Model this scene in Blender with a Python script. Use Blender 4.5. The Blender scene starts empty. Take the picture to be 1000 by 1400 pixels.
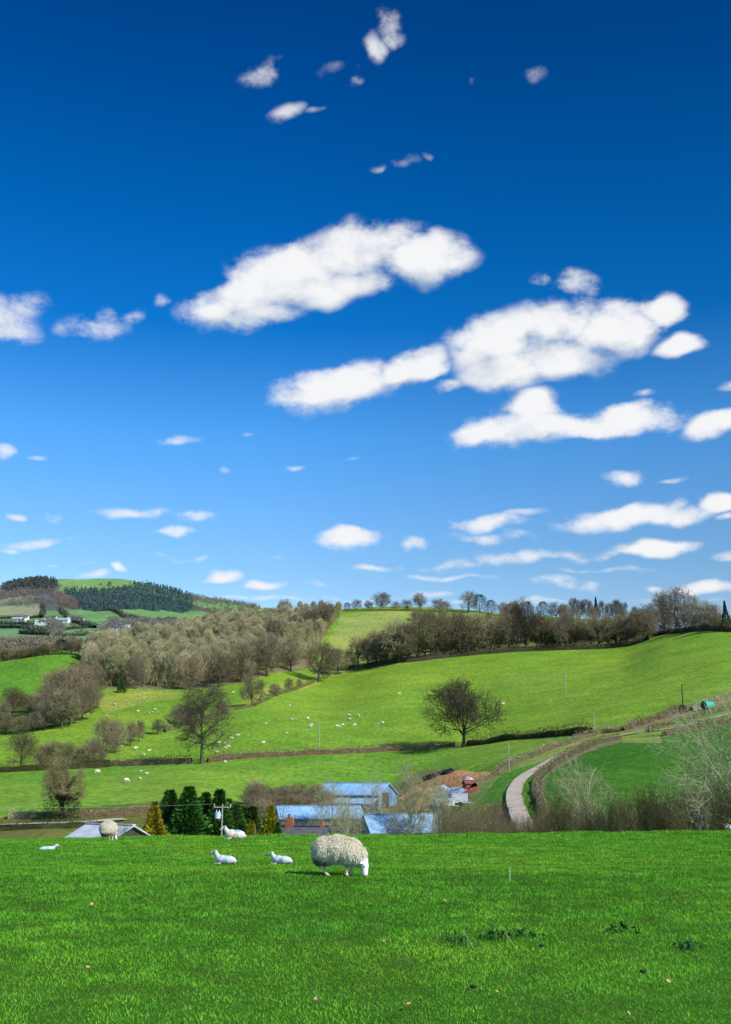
import bpy, bmesh, math, random
import numpy as np, time
_T=time.time()
def lap(n):
    print('LAP',n,round(time.time()-_T,1))

R = math.radians
sc = bpy.context.scene
COL = sc.collection
rnd = random.Random(11)
nrg = np.random.default_rng(7)

# ------------------------------------------------------------------ view geometry (eye at the origin, looking along +Y)
F = 1400.0
TH = R(14.42)
CT, ST = math.cos(TH), math.sin(TH)


def t_of(py):
    return math.tan(TH + math.atan((700 - py) / F))


def u_of(px, py):
    return ((px - 500) / F) / (CT - (700 - py) / F * ST)


# ------------------------------------------------------------------ noise
def _hash(ix, iy, s):
    h = (ix.astype(np.int64) * 374761393 + iy.astype(np.int64) * 668265263 + s * 974634721) & 0x7fffffff
    h = ((h ^ (h >> 13)) * 1274126177) & 0x7fffffff
    return ((h ^ (h >> 16)) & 0xffff) / 65535.0


def vnoise(x, y, s=0):
    x = np.asarray(x, float); y = np.asarray(y, float)
    ix = np.floor(x); iy = np.floor(y)
    fx = x - ix; fy = y - iy
    fx = fx * fx * (3 - 2 * fx); fy = fy * fy * (3 - 2 * fy)
    a = _hash(ix, iy, s); b = _hash(ix + 1, iy, s); c = _hash(ix, iy + 1, s); d = _hash(ix + 1, iy + 1, s)
    return (a * (1 - fx) + b * fx) * (1 - fy) + (c * (1 - fx) + d * fx) * fy


def fbm(x, y, s=0, o=4):
    v = 0; a = .5; t = 0
    for i in range(o):
        v = v + a * vnoise(np.asarray(x) * 2 ** i, np.asarray(y) * 2 ** i, s + i); t += a; a *= .55
    return v / t


# ------------------------------------------------------------------ terrain
def pchip(x, y, xq):
    x = np.asarray(x, float); y = np.asarray(y, float); xq = np.clip(xq, x[0], x[-1])
    h = np.diff(x); dl = np.diff(y) / h
    m = np.zeros_like(y)
    for i in range(1, len(x) - 1):
        if dl[i - 1] * dl[i] > 0:
            w1 = 2 * h[i] + h[i - 1]; w2 = h[i] + 2 * h[i - 1]
            m[i] = (w1 + w2) / (w1 / dl[i - 1] + w2 / dl[i])
    m[0] = dl[0]; m[-1] = dl[-1]
    k = np.clip(np.searchsorted(x, xq) - 1, 0, len(x) - 2)
    s = (xq - x[k]) / h[k]
    return ((1 + 2 * s) * (1 - s) ** 2 * y[k] + s * (1 - s) ** 2 * h[k] * m[k] + s * s * (3 - 2 * s) * y[k + 1] + s * s * (s - 1) * h[k] * m[k + 1])


NEAR = [(.5, -1.68), (7, -1.69), (19, -1.69), (24, -1.93), (40, -2.40)]


def P(d, py):
    return (d, t_of(py) * d)


COLS = [
    (-350, [P(50, 1154), (58, -3.9), (75, -6.2), P(95, 1150), P(112, 1138), P(120, 1132), P(128, 1120), P(200, 1066), P(265, 1000), P(380, 912), (430, 36), (520, 32), (700, 45), P(950, 890), P(1200, 876), P(1600, 856), P(2000, 845), P(2300, 835), P(2800, 826)]),
    (0, [P(50, 1151), (58, -3.9), (75, -6.2), P(95, 1148), P(112, 1134), P(120, 1128), P(128, 1112), P(200, 1053), P(225, 1030), P(250, 1005), P(265, 985), P(300, 955), P(380, 900), (430, 40), (520, 36), (700, 50), P(950, 884), P(1200, 870), P(1600, 846), P(2000, 829), P(2300, 817), P(2800, 804)]),
    (70, [P(50, 1150), (58, -3.9), (75, -6.4), P(95, 1149), P(112, 1132), P(120, 1125), P(128, 1110), P(200, 1050), P(225, 1024), P(250, 998), P(300, 955), P(380, 893), (430, 42), (520, 38), (700, 50), P(950, 882), P(1200, 866), P(1600, 843), P(2000, 827), P(2300, 815), P(2800, 797)]),
    (150, [P(50, 1147), (58, -3.8), (75, -7.0), (95, -8), P(120, 1124), P(130, 1108), P(205, 1046), P(260, 988), P(330, 940), P(420, 888), (470, 45), (600, 42), (900, 92), P(1200, 866), P(1600, 842), P(2000, 826), P(2300, 815), P(2800, 799)]),
    (260, [P(50, 1145), (58, -3.75), (75, -7.2), (95, -8.5), P(122, 1122), P(132, 1106), P(207, 1042), P(255, 992), P(330, 944), P(500, 862), (560, 74), (700, 62), (950, 90), P(1200, 872), P(1600, 854), P(2000, 843), P(2300, 835), P(2800, 821)]),
    (345, [P(50, 1144), (58, -3.7), (75, -7.2), (95, -9), (125, -7.8), P(150, 1108), P(180, 1075), P(211, 1034), P(260, 980), P(340, 935), P(540, 851), (600, 82), (750, 70), (1000, 95), P(1600, 863), P(2000, 857), P(2300, 850), P(2800, 833)]),
    (450, [P(50, 1143), (58, -3.7), (75, -7.2), (95, -9), (130, -8), P(160, 1101), P(177, 1087), P(216, 1029), P(395, 925), P(560, 838), (640, 86), (800, 75), (1200, 100), P(2000, 870), P(2800, 858)]),
    (550, [P(50, 1143), (58, -3.7), (75, -7.2), (95, -9), (130, -7.6), P(150, 1118), P(165, 1095), P(180, 1082), P(222, 1024), P(400, 904), P(580, 834), (660, 92), (850, 80), (1500, 110), (2800, 180)]),
    (630, [P(50, 1142), (58, -3.7), (75, -7.2), (95, -7.8), P(118, 1122), P(140, 1090), P(165, 1066), P(220, 1020), P(402, 896), P(570, 838), (660, 88), (850, 78), (1500, 110), (2800, 180)]),
    (710, [P(50, 1141), (58, -3.7), (75, -6.6), P(92, 1139), P(112, 1098), P(148, 1050), P(212, 1010), P(402, 889), P(540, 845), (640, 74), (850, 68), (1500, 100), (2800, 170)]),
    (850, [P(50, 1140), (58, -3.6), (75, -6.3), P(92, 1125), P(103, 1096), P(160, 1014), P(186, 994), P(405, 882), P(500, 851), (600, 60), (850, 58), (1500, 100), (2800, 170)]),
    (925, [P(50, 1138), (58, -3.55), (75, -6.1), P(91, 1118), P(104, 1094), P(156, 1008), P(184, 986), P(440, 869), (500, 61), (600, 60), (850, 57), (1500, 98), (2800, 170)]),
    (1000, [P(50, 1137), (58, -3.5), (75, -5.9), P(90, 1110), P(152, 1002), P(182, 976), P(460, 862), (520, 62), (600, 56), (850, 56), (1500, 95), (2800, 170)]),
    (1400, [P(50, 1132), (58, -3.3), (75, -5.6), P(90, 1105), P(152, 990), P(182, 960), P(430, 850), (500, 62), (600, 60), (850, 60), (1500, 95), (2800, 170)]),
]
DG = np.exp(np.linspace(math.log(.5), math.log(12000), 1400))
LDG = np.log(DG)


def sd_(d):
    d = np.asarray(d, float)
    return np.where(d < 800, d, 800 + 800 * np.log(np.maximum(d, 1) / 800))


UC = np.array([(c[0] - 500) / F / 1.02 for c in COLS])
prof = []
for _, kn in COLS:
    kk = NEAR + kn + [(3500, kn[-1][1] * 1.0), (6000, 380.), (12000, 300.)]
    prof.append(pchip(sd_([a for a, b in kk]), [b for a, b in kk], sd_(DG)))
prof = np.array(prof)
UG = np.linspace(UC[0], UC[-1], 420)
ZT = np.stack([pchip(UC, prof[:, j], UG) for j in range(len(DG))], 1)


def zt(x, y):
    x = np.asarray(x, float); y = np.asarray(y, float)
    d = np.maximum(y, .5)
    u = np.clip(x / (d + 0.0), UG[0], UG[-1])
    fu = (u - UG[0]) / (UG[1] - UG[0]); fu = np.clip(fu, 0, len(UG) - 1.001)
    fd = np.clip((np.log(d) - LDG[0]) / (LDG[1] - LDG[0]), 0, len(DG) - 1.001)
    i = fu.astype(int); j = fd.astype(int); a = fu - i; b = fd - j
    z = (ZT[i, j] * (1 - a) + ZT[i + 1, j] * a) * (1 - b) + (ZT[i, j + 1] * (1 - a) + ZT[i + 1, j + 1] * a) * b
    k = np.clip((d - 70) / 130, 0, 1)
    z = z + k * (fbm(x / 26, y / 26, 3, 3) - .5) * 1.0 + np.clip((d - 900) / 600, 0, 1) * (fbm(x / 160, y / 160, 9, 4) - .5) * 22
    z = z + (fbm(x / 3.1, y / 3.1, 5, 2) - .5) * .07 * np.clip(1 - np.abs(d - 25) / 30, 0, 1)
    return z


def gz(x, y):
    return float(zt(np.array([x]), np.array([y]))[0])


DM = np.exp(np.linspace(math.log(4), math.log(5000), 6000))


def at(px, py, dmin=4., dmax=5000.):
    """the point of the ground that is seen at this place of the photograph"""
    u = u_of(px, py); t = t_of(py)
    D = DM[(DM >= dmin) & (DM <= dmax)]
    if dmin > 800: D = D[::8]
    h = zt(u * D, D) - t * D
    w = np.nonzero(h >= 0)[0]
    k = w[0] if len(w) else int(np.argmax(h))
    d = D[k]
    if len(w) and k > 0:
        f = h[k - 1] / (h[k - 1] - h[k]); d = D[k - 1] + f * (D[k] - D[k - 1])
    return np.array([u * d, d, gz(u * d, d)])


def at_d(px, d, py=1100):
    u = u_of(px, py)
    return np.array([u * d, d, gz(u * d, d)])


def pxm(d):
    return F / (d * CT)


# ------------------------------------------------------------------ mesh helpers
def mesh_np(name, V, Q=None, T=None, tint=None, mats=(), mi=None, smooth=False):
    me = bpy.data.meshes.new(name)
    V = np.asarray(V, np.float32)
    nq = 0 if Q is None else len(Q); ntri = 0 if T is None else len(T)
    loops = np.concatenate([np.asarray(Q, np.int32).ravel() if nq else np.zeros(0, np.int32), np.asarray(T, np.int32).ravel() if ntri else np.zeros(0, np.int32)])
    st = np.concatenate([np.arange(nq) * 4, nq * 4 + np.arange(ntri) * 3]).astype(np.int32)
    me.vertices.add(len(V)); me.vertices.foreach_set('co', V.ravel())
    me.loops.add(len(loops)); me.loops.foreach_set('vertex_index', loops)
    me.polygons.add(nq + ntri); me.polygons.foreach_set('loop_start', st)
    for m in mats:
        me.materials.append(m)
    if mi is not None:
        me.polygons.foreach_set('material_index', np.asarray(mi, np.int32))
    if smooth:
        me.polygons.foreach_set('use_smooth', np.ones(nq + ntri, bool))
    me.update(calc_edges=True)
    if tint is not None:
        a = me.color_attributes.new('tint', 'FLOAT_COLOR', 'POINT')
        c = np.ones((len(V), 4), np.float32); c[:, :3] = tint
        a.data.foreach_set('color', c.ravel())
    return me


def obj(name, me, parent=None, loc=(0, 0, 0), rz=0., scale=None):
    o = bpy.data.objects.new(name, me); COL.objects.link(o)
    o.location = [float(v) for v in loc]; o.rotation_euler = (0, 0, rz)
    if scale is not None:
        o.scale = (scale, scale, scale) if np.isscalar(scale) else scale
    if parent is not None:
        o.parent = parent
    return o


def tag(o, label, cat, group=None, kind=None):
    o['label'] = label; o['category'] = cat
    if group: o['group'] = group
    if kind: o['kind'] = kind
    return o


def struct(name, me):
    o = obj(name, me); o['kind'] = 'structure'
    return o


def copy_tree(o, loc, rz=0., scale=1., parent=None):
    c = o.copy(); COL.objects.link(c)
    c.location = [float(v) for v in loc]; c.rotation_euler = (0, 0, rz)
    c.scale = (scale,) * 3 if np.isscalar(scale) else scale
    for ch in list(o.children):
        k = ch.copy(); COL.objects.link(k); k.parent = c
        for g in list(ch.children):
            h = g.copy(); COL.objects.link(h); h.parent = k
    return c


def kill(o):
    for ch in list(o.children):
        kill(ch)
    bpy.data.objects.remove(o)


class G:
    """collects boxes, bars, prisms and sheets for one mesh"""

    def __init__(s):
        s.V = []; s.F = []

    def add(s, vs, fs):
        b = len(s.V); s.V += [tuple(map(float, v)) for v in vs]; s.F += [[i + b for i in f] for f in fs]; return s

    def box(s, c, d, rz=0):
        x, y, z = [k / 2 for k in d]; ca, sa = math.cos(rz), math.sin(rz)
        vs = []
        for dz in (-z, z):
            for dx, dy in ((-x, -y), (x, -y), (x, y), (-x, y)):
                vs.append((c[0] + dx * ca - dy * sa, c[1] + dx * sa + dy * ca, c[2] + dz))
        return s.add(vs, [[3, 2, 1, 0], [4, 5, 6, 7], [0, 1, 5, 4], [1, 2, 6, 5], [2, 3, 7, 6], [3, 0, 4, 7]])

    def bar(s, p, q, r0, r1=None, n=6):
        r1 = r0 if r1 is None else r1
        p = np.array(p, float); q = np.array(q, float); d = q - p; d /= np.linalg.norm(d)
        a = np.cross(d, [0, 0, 1.]) if abs(d[2]) < .9 else np.cross(d, [1., 0, 0]); a /= np.linalg.norm(a); b = np.cross(d, a)
        vs = [p + r0 * (a * math.cos(2 * math.pi * i / n) + b * math.sin(2 * math.pi * i / n)) for i in range(n)]
        vs += [q + r1 * (a * math.cos(2 * math.pi * i / n) + b * math.sin(2 * math.pi * i / n)) for i in range(n)]
        fs = [[i, (i + 1) % n, n + (i + 1) % n, n + i] for i in range(n)] + [list(range(n))[::-1], list(range(n, 2 * n))]
        return s.add(vs, fs)

    def build(s, name, mat, parent=None, loc=(0, 0, 0), rz=0., smooth=False):
        me = bpy.data.meshes.new(name); me.from_pydata(s.V, [], s.F); me.materials.append(mat)
        bm = bmesh.new(); bm.from_mesh(me); bmesh.ops.recalc_face_normals(bm, faces=bm.faces); bm.to_mesh(me); bm.free()
        if smooth:
            for p in me.polygons: p.use_smooth = True
        return obj(name, me, parent, loc, rz)


# ------------------------------------------------------------------ materials
def new_mat(name):
    m = bpy.data.materials.new(name); m.use_nodes = True
    nt = m.node_tree; nt.nodes.clear()
    out = nt.nodes.new('ShaderNodeOutputMaterial'); b = nt.nodes.new('ShaderNodeBsdfPrincipled')
    nt.links.new(b.outputs[0], out.inputs[0])
    return m, nt, b, out


def noisy(nt, scale, detail=4, coord='Object', rough=.6):
    tc = nt.nodes.new('ShaderNodeTexCoord'); n = nt.nodes.new('ShaderNodeTexNoise')
    n.inputs['Scale'].default_value = scale; n.inputs['Detail'].default_value = detail; n.inputs['Roughness'].default_value = rough
    nt.links.new(tc.outputs[coord], n.inputs['Vector'])
    return n


def ramp2(nt, src, a, b, p0=.3, p1=.7):
    r = nt.nodes.new('ShaderNodeValToRGB')
    r.color_ramp.elements[0].color = (*a, 1); r.color_ramp.elements[1].color = (*b, 1)
    r.color_ramp.elements[0].position = p0; r.color_ramp.elements[1].position = p1
    nt.links.new(src, r.inputs[0])
    return r


def mat_plain(name, a, b, scale=3., rough=.8, bump=0., spec=.3, metal=0., detail=4, coord='Object'):
    m, nt, bs, _ = new_mat(name)
    n = noisy(nt, scale, detail, coord); r = ramp2(nt, n.outputs[0], a, b)
    nt.links.new(r.outputs[0], bs.inputs['Base Color'])
    bs.inputs['Roughness'].default_value = rough; bs.inputs['Specular IOR Level'].default_value = spec; bs.inputs['Metallic'].default_value = metal
    if bump:
        bp = nt.nodes.new('ShaderNodeBump'); bp.inputs['Strength'].default_value = bump; bp.inputs['Distance'].default_value = .05
        nt.links.new(n.outputs[0], bp.inputs['Height']); nt.links.new(bp.outputs[0], bs.inputs['Normal'])
    return m


def mat_tint(name, scale=2., lo=.75, hi=1.25, rough=.9, transl=0., spec=.15, rand=0., bump=0., bdist=.3):
    """vertex colour x fine noise (x a little per-object variation)"""
    m, nt, bs, out = new_mat(name)
    at_ = nt.nodes.new('ShaderNodeAttribute'); at_.attribute_name = 'tint'
    n = noisy(nt, scale, 5)
    mr = nt.nodes.new('ShaderNodeMapRange'); mr.inputs['From Min'].default_value = .25; mr.inputs['From Max'].default_value = .75
    mr.inputs['To Min'].default_value = lo; mr.inputs['To Max'].default_value = hi
    nt.links.new(n.outputs[0], mr.inputs['Value'])
    vm = nt.nodes.new('ShaderNodeVectorMath'); vm.operation = 'SCALE'
    nt.links.new(at_.outputs['Color'], vm.inputs[0]); nt.links.new(mr.outputs[0], vm.inputs['Scale'])
    res = vm.outputs[0]
    if rand:
        oi = nt.nodes.new('ShaderNodeObjectInfo')
        mr2 = nt.nodes.new('ShaderNodeMapRange'); mr2.inputs['To Min'].default_value = 1 - rand; mr2.inputs['To Max'].default_value = 1 + rand
        nt.links.new(oi.outputs['Random'], mr2.inputs['Value'])
        v2 = nt.nodes.new('ShaderNodeVectorMath'); v2.operation = 'SCALE'
        nt.links.new(res, v2.inputs[0]); nt.links.new(mr2.outputs[0], v2.inputs['Scale'])
        hs = nt.nodes.new('ShaderNodeHueSaturation')
        mr3 = nt.nodes.new('ShaderNodeMapRange'); mr3.inputs['To Min'].default_value = .485; mr3.inputs['To Max'].default_value = .515
        wn = nt.nodes.new('ShaderNodeTexWhiteNoise'); wn.noise_dimensions = '1D'
        nt.links.new(oi.outputs['Random'], wn.inputs['W']); nt.links.new(wn.outputs['Value'], mr3.inputs['Value'])
        nt.links.new(mr3.outputs[0], hs.inputs['Hue']); nt.links.new(v2.outputs[0], hs.inputs['Color'])
        res = hs.outputs[0]
    nt.links.new(res, bs.inputs['Base Color'])
    bs.inputs['Roughness'].default_value = rough; bs.inputs['Specular IOR Level'].default_value = spec
    if bump:
        bp = nt.nodes.new('ShaderNodeBump'); bp.inputs['Strength'].default_value = bump; bp.inputs['Distance'].default_value = bdist
        nt.links.new(n.outputs[0], bp.inputs['Height']); nt.links.new(bp.outputs[0], bs.inputs['Normal'])
    if transl:
        tr = nt.nodes.new('ShaderNodeBsdfTranslucent'); mx = nt.nodes.new('ShaderNodeMixShader'); mx.inputs[0].default_value = transl
        nt.links.new(res, tr.inputs['Color']); nt.links.new(bs.outputs[0], mx.inputs[1]); nt.links.new(tr.outputs[0], mx.inputs[2]); nt.links.new(mx.outputs[0], out.inputs[0])
    return m


def mat_ground(name, s1, s2, a1=.25, a2=.3, bump=.5):
    """vertex colour x two noises, one of them stretched along the slope"""
    m, nt, bs, out = new_mat(name)
    at_ = nt.nodes.new('ShaderNodeAttribute'); at_.attribute_name = 'tint'
    tc = nt.nodes.new('ShaderNodeTexCoord')
    val = None
    for sc_, amp, st in ((s1, a1, (1, 1, 1)), (s2, a2, (1, .55, 1))):
        mp = nt.nodes.new('ShaderNodeMapping'); mp.inputs['Scale'].default_value = st; mp.inputs['Rotation'].default_value = (0, 0, R(25))
        n = nt.nodes.new('ShaderNodeTexNoise'); n.inputs['Scale'].default_value = sc_; n.inputs['Detail'].default_value = 6; n.inputs['Roughness'].default_value = .7
        nt.links.new(tc.outputs['Object'], mp.inputs[0]); nt.links.new(mp.outputs[0], n.inputs['Vector'])
        mr = nt.nodes.new('ShaderNodeMapRange'); mr.clamp = False
        mr.inputs['From Min'].default_value = .3; mr.inputs['From Max'].default_value = .7; mr.inputs['To Min'].default_value = 1 - amp; mr.inputs['To Max'].default_value = 1 + amp
        nt.links.new(n.outputs[0], mr.inputs['Value'])
        if val is None: val = mr.outputs[0]
        else:
            mm = nt.nodes.new('ShaderNodeMath'); mm.operation = 'MULTIPLY'; nt.links.new(val, mm.inputs[0]); nt.links.new(mr.outputs[0], mm.inputs[1]); val = mm.outputs[0]
        last = n
    vm = nt.nodes.new('ShaderNodeVectorMath'); vm.operation = 'SCALE'
    nt.links.new(at_.outputs['Color'], vm.inputs[0]); nt.links.new(val, vm.inputs['Scale'])
    nt.links.new(vm.outputs[0], bs.inputs['Base Color'])
    bs.inputs['Roughness'].default_value = .95; bs.inputs['Specular IOR Level'].default_value = .05
    bp = nt.nodes.new('ShaderNodeBump'); bp.inputs['Strength'].default_value = bump; bp.inputs['Distance'].default_value = .25
    nt.links.new(last.outputs[0], bp.inputs['Height']); nt.links.new(bp.outputs[0], bs.inputs['Normal'])
    return m


M = {}
M['turf'] = mat_ground('turf', 3.0, 26., .25, .35, .4)
M['hill'] = mat_ground('hill_grass', .09, 1.1, .20, .42, .8)
M['far'] = mat_ground('far_fields', .012, .12, .15, .2, .3)
M['grass'] = mat_tint('grass_blade', 1.5, .8, 1.2, .75, .4, .25)
M['bark'] = mat_tint('bark', 6., .7, 1.3, .95, 0, .1, .14)
M['twig'] = mat_tint('twigs', 1., .8, 1.2, .95, 0, .1, .18)
M['leaf'] = mat_tint('evergreen', 3., .6, 1.4, .8, .15, .15, .1)
M['hedge'] = mat_tint('hedge_twigs', .8, .65, 1.35, .95, 0., .05, .05)
M['wool'] = mat_tint('wool', 25., .92, 1.06, 1., .3, .05, 0, .3, .02)
M['skin'] = mat_tint('sheep_body', 40., .92, 1.06, .9, 0, .1)
M['gravel'] = mat_plain('lane_gravel', (.40, .335, .26), (.60, .52, .41), .9, .95, .3, .1, detail=8)
M['rubble'] = mat_tint('rubble', 2.2, .5, 1.5, .95, 0, .1, 0, .8, .3)


def mat_sheet(name, a, b, freq, rough=.55):
    """painted corrugated sheet: ribs along the slope, weathering and faint rust"""
    m, nt, bs, _ = new_mat(name)
    tc = nt.nodes.new('ShaderNodeTexCoord')
    n = noisy(nt, 1.1, 8); r = ramp2(nt, n.outputs[0], a, b, .35, .65)
    n2 = noisy(nt, .35, 3); r2 = ramp2(nt, n2.outputs[0], (1, 1, 1), (.72, .72, .74), .5, .7)
    mx = nt.nodes.new('ShaderNodeMix'); mx.data_type = 'RGBA'; mx.blend_type = 'MULTIPLY'; mx.inputs[0].default_value = 1
    nt.links.new(r.outputs[0], mx.inputs[6]); nt.links.new(r2.outputs[0], mx.inputs[7])
    nt.links.new(mx.outputs[2], bs.inputs['Base Color'])
    w = nt.nodes.new('ShaderNodeTexWave'); w.inputs['Scale'].default_value = freq; w.wave_type = 'BANDS'; w.bands_direction = 'X'
    nt.links.new(tc.outputs['Object'], w.inputs['Vector'])
    bp = nt.nodes.new('ShaderNodeBump'); bp.inputs['Strength'].default_value = .6; bp.inputs['Distance'].default_value = .03
    nt.links.new(w.outputs[0], bp.inputs['Height']); nt.links.new(bp.outputs[0], bs.inputs['Normal'])
    bs.inputs['Roughness'].default_value = rough; bs.inputs['Specular IOR Level'].default_value = .3
    return m


M['blue_roof'] = mat_sheet('blue_sheet_roof', (.22, .44, .70), (.34, .58, .86), 1.2)
M['blue_roof2'] = mat_sheet('weathered_blue_roof', (.20, .38, .56), (.38, .58, .78), 1.2)
M['pale_roof'] = mat_sheet('pale_grey_roof', (.42, .46, .52), (.62, .66, .70), 1.2)
M['barn_wall'] = mat_sheet('grey_barn_wall', (.16, .18, .20), (.28, .31, .33), 2.)
M['blue_wall'] = mat_sheet('blue_barn_wall', (.14, .22, .32), (.22, .33, .46), 2.)
M['dark_wall'] = mat_plain('dark_timber_and_shade', (.035, .028, .03), (.07, .055, .05), 2., .9, .3)
M['slate'] = mat_plain('slate', (.07, .07, .085), (.15, .145, .16), 3., .7, .5)
M['brick'] = mat_plain('brick', (.32, .09, .05), (.5, .17, .1), 6., .9, .4)
M['render'] = mat_plain('white_render', (.68, .67, .64), (.8, .79, .77), 1.5, .9)
M['rust'] = mat_plain('rusty_sheet', (.22, .06, .04), (.38, .12, .08), 2., .9, .3)
M['white'] = mat_plain('white_paint', (.68, .71, .74), (.82, .84, .86), 2., .5)
M['grey'] = mat_plain('grey_galvanised', (.38, .42, .45), (.5, .54, .57), 2., .5)
M['black'] = mat_plain('black_rubber', (.012, .012, .014), (.03, .03, .033), 4., .8)
M['glass'] = mat_plain('window_glass', (.03, .04, .06), (.06, .07, .09), 1., .15, 0, .5)
M['pole'] = mat_plain('weathered_pole', (.30, .29, .26), (.44, .42, .38), 3., .9)
M['dark_pole'] = mat_plain('dark_pole', (.045, .04, .04), (.08, .07, .065), 3., .9)
M['wire'] = mat_plain('pale_wire', (.42, .48, .5), (.55, .6, .6), 3., .5)
M['boxblue'] = mat_plain('pale_blue_casing', (.42, .6, .85), (.55, .72, .92), 3., .5)
M['teal'] = mat_plain('turquoise_plastic', (.0, .42, .34), (.02, .55, .45), 1., .4)
M['eye'] = mat_plain('eye', (.01, .01, .01), (.02, .015, .01), 1., .2)
M['straw'] = mat_plain('straw', (.45, .36, .2), (.6, .5, .3), 9., .9)
M['deadleaf'] = mat_plain('dead_leaf', (.42, .26, .13), (.62, .42, .24), 9., .8)
M['soffit'] = mat_plain('red_fascia', (.3, .06, .05), (.4, .1, .08), 2., .8)
M['timber'] = mat_plain('weathered_timber', (.3, .25, .19), (.44, .38, .3), 3., .9)

# ------------------------------------------------------------------ ground sheets
def plan(pts, dmin=56., dmax=650.):
    """photo polygon -> polygon on the ground (u, log d)"""
    out = []
    for q in pts:
        if len(q) == 3: p = at_d(q[0], q[2], q[1])
        else: p = at(q[0], q[1], dmin, dmax)
        out.append((p[0] / p[1], math.log(p[1])))
    return np.array(out)


def inside(pu, pl, poly):
    r = np.zeros(pu.shape, bool)
    n = len(poly); j = n - 1
    for i in range(n):
        xi, yi = poly[i]; xj, yj = poly[j]
        c = ((yi > pl) != (yj > pl)) & (pu < (xj - xi) * (pl - yi) / (yj - yi + 1e-12) + xi)
        r ^= c; j = i
    return r


G_MID = (.185, .315, .030)
G_LOW = (.155, .295, .032)
G_DEEP = (.060, .175, .016)
G_VIV = (.115, .27, .026)
G_PALE = (.28, .34, .085)
G_OLIVE = (.13, .15, .035)
BROWN = (.20, .17, .085)
YARD = (.30, .22, .12)
ORANGE = (.50, .20, .07)
SAND = (.36, .27, .17)
ZONES = [
    ([(-300, 1046), (0, 1053), (150, 1047), (275, 1042), (430, 1030), (550, 1024), (634, 1020), (720, 1010), (812, 1003), (760, 1022), (700, 1042), (640, 1070), (560, 1075), (430, 1095), (350, 1110), (0, 1118), (-300, 1120)], G_LOW),
    ([(-300, 1120), (0, 1118), (350, 1110), (350, 1135, 90), (120, 1140, 70), (-300, 1150, 70)], G_OLIVE),
    ([(730, 1075), (748, 1052), (800, 1024), (850, 1011), (960, 993), (1100, 975), (1500, 970), (1500, 1130, 75), (700, 1130, 75)], G_DEEP),
    ([(-200, 920), (0, 906), (60, 897), (108, 892), (108, 925), (90, 945), (0, 962), (-200, 985)], G_VIV),
    ([(432, 905), (470, 840), (560, 836), (640, 842), (560, 900), (500, 911), (432, 926)], G_PALE),
    ([(560, 890), (640, 836), (870, 850), (900, 862), (870, 876), (700, 884), (560, 900)], (.22, .26, .075)),
    ([(108, 900), (150, 885), (260, 858), (345, 846), (430, 838), (470, 838), (440, 875), (425, 912), (340, 932), (240, 943), (150, 942), (100, 935)], BROWN),
    ([(108, 925), (150, 938), (135, 950), (100, 990), (50, 1000), (0, 1004), (-100, 1004), (-100, 975), (0, 965), (60, 955)], (.09, .13, .03)),
    ([(420, 1105), (440, 1085), (540, 1075), (570, 1056), (620, 1050), (650, 1060), (690, 1080), (700, 1138), (600, 1140, 100), (380, 1140, 90), (380, 1118)], (.19, .16, .07)),
    ([(545, 1092), (560, 1078), (590, 1062), (632, 1054), (660, 1056), (676, 1068), (650, 1084), (600, 1096)], (.52, .31, .13)),
    ([(650, 1072), (700, 1045), (760, 1022), (812, 1005), (850, 1001), (850, 1010), (800, 1022), (745, 1047), (715, 1062), (690, 1090), (660, 1110), (630, 1110)], (.28, .32, .08)),
    ([(680, 1062), (745, 1040), (720, 1058), (694, 1078), (690, 1100), (655, 1095)], (.12, .27, .03)),
    ([(590, 1140, 100), (600, 1116), (690, 1122), (690, 1140, 95)], SAND),
    ([(745, 1052), (800, 1024), (850, 1010), (850, 1014), (800, 1030), (750, 1060), (740, 1100), (726, 1095), (728, 1072)], (.22, .19, .11)),
    ([(850, 1010), (905, 1006), (905, 1016), (850, 1016)], (.22, .27, .07)),
    ([(905, 985), (935, 965), (1000, 955), (1000, 968), (930, 985), (860, 1000), (820, 1003), (850, 994)], (.22, .18, .09)),
    ([(650, 930), (680, 945), (760, 940), (800, 925), (700, 915)], (.17, .295, .034)),
    ([(135, 955), (190, 945), (300, 945), (260, 952), (190, 962), (150, 975)], (.31, .33, .06)),
    ([(330, 952), (410, 928), (440, 935), (400, 945), (340, 965)], (.29, .35, .05)),
]
FAR_ZONES = [
    ([(-40, 842), (-40, 828), (58, 826), (60, 842), (50, 846)], (.34, .33, .14)),
    ([(-40, 822), (20, 812), (66, 808), (90, 828), (60, 828), (-40, 832)], (.22, .21, .12)),
    ([(75, 806), (80, 797), (180, 803), (215, 812), (160, 812)], (.19, .31, .06)),
    ([(-40, 822), (-10, 806), (40, 797), (85, 800), (75, 808), (20, 814)], (.10, .105, .075)),
    ([(40, 812), (70, 806), (100, 826), (110, 834), (60, 836), (50, 826)], (.13, .105, .085)),
    ([(85, 808), (180, 812), (240, 824), (260, 834), (180, 834), (108, 832)], (.03, .05, .03)),
    ([(-40, 872), (0, 872), (75, 874), (115, 880), (150, 890), (-40, 905)], (.12, .115, .085)),
    ([(150, 836), (190, 832), (250, 838), (220, 846), (165, 842)], (.15, .30, .05)),
    ([(135, 862), (160, 848), (215, 852), (240, 858), (190, 866)], (.15, .15, .10)),
    ([(-40, 866), (-40, 856), (60, 856), (68, 866), (30, 870)], (.155, .28, .065)),
    ([(-40, 856), (-40, 850), (56, 850), (60, 855)], (.13, .25, .06)),
    ([(85, 858), (110, 848), (140, 856), (120, 866), (85, 870)], (.17, .29, .07)),
    ([(60, 846), (88, 832), (96, 846)], (.15, .28, .06)),
]


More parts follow.
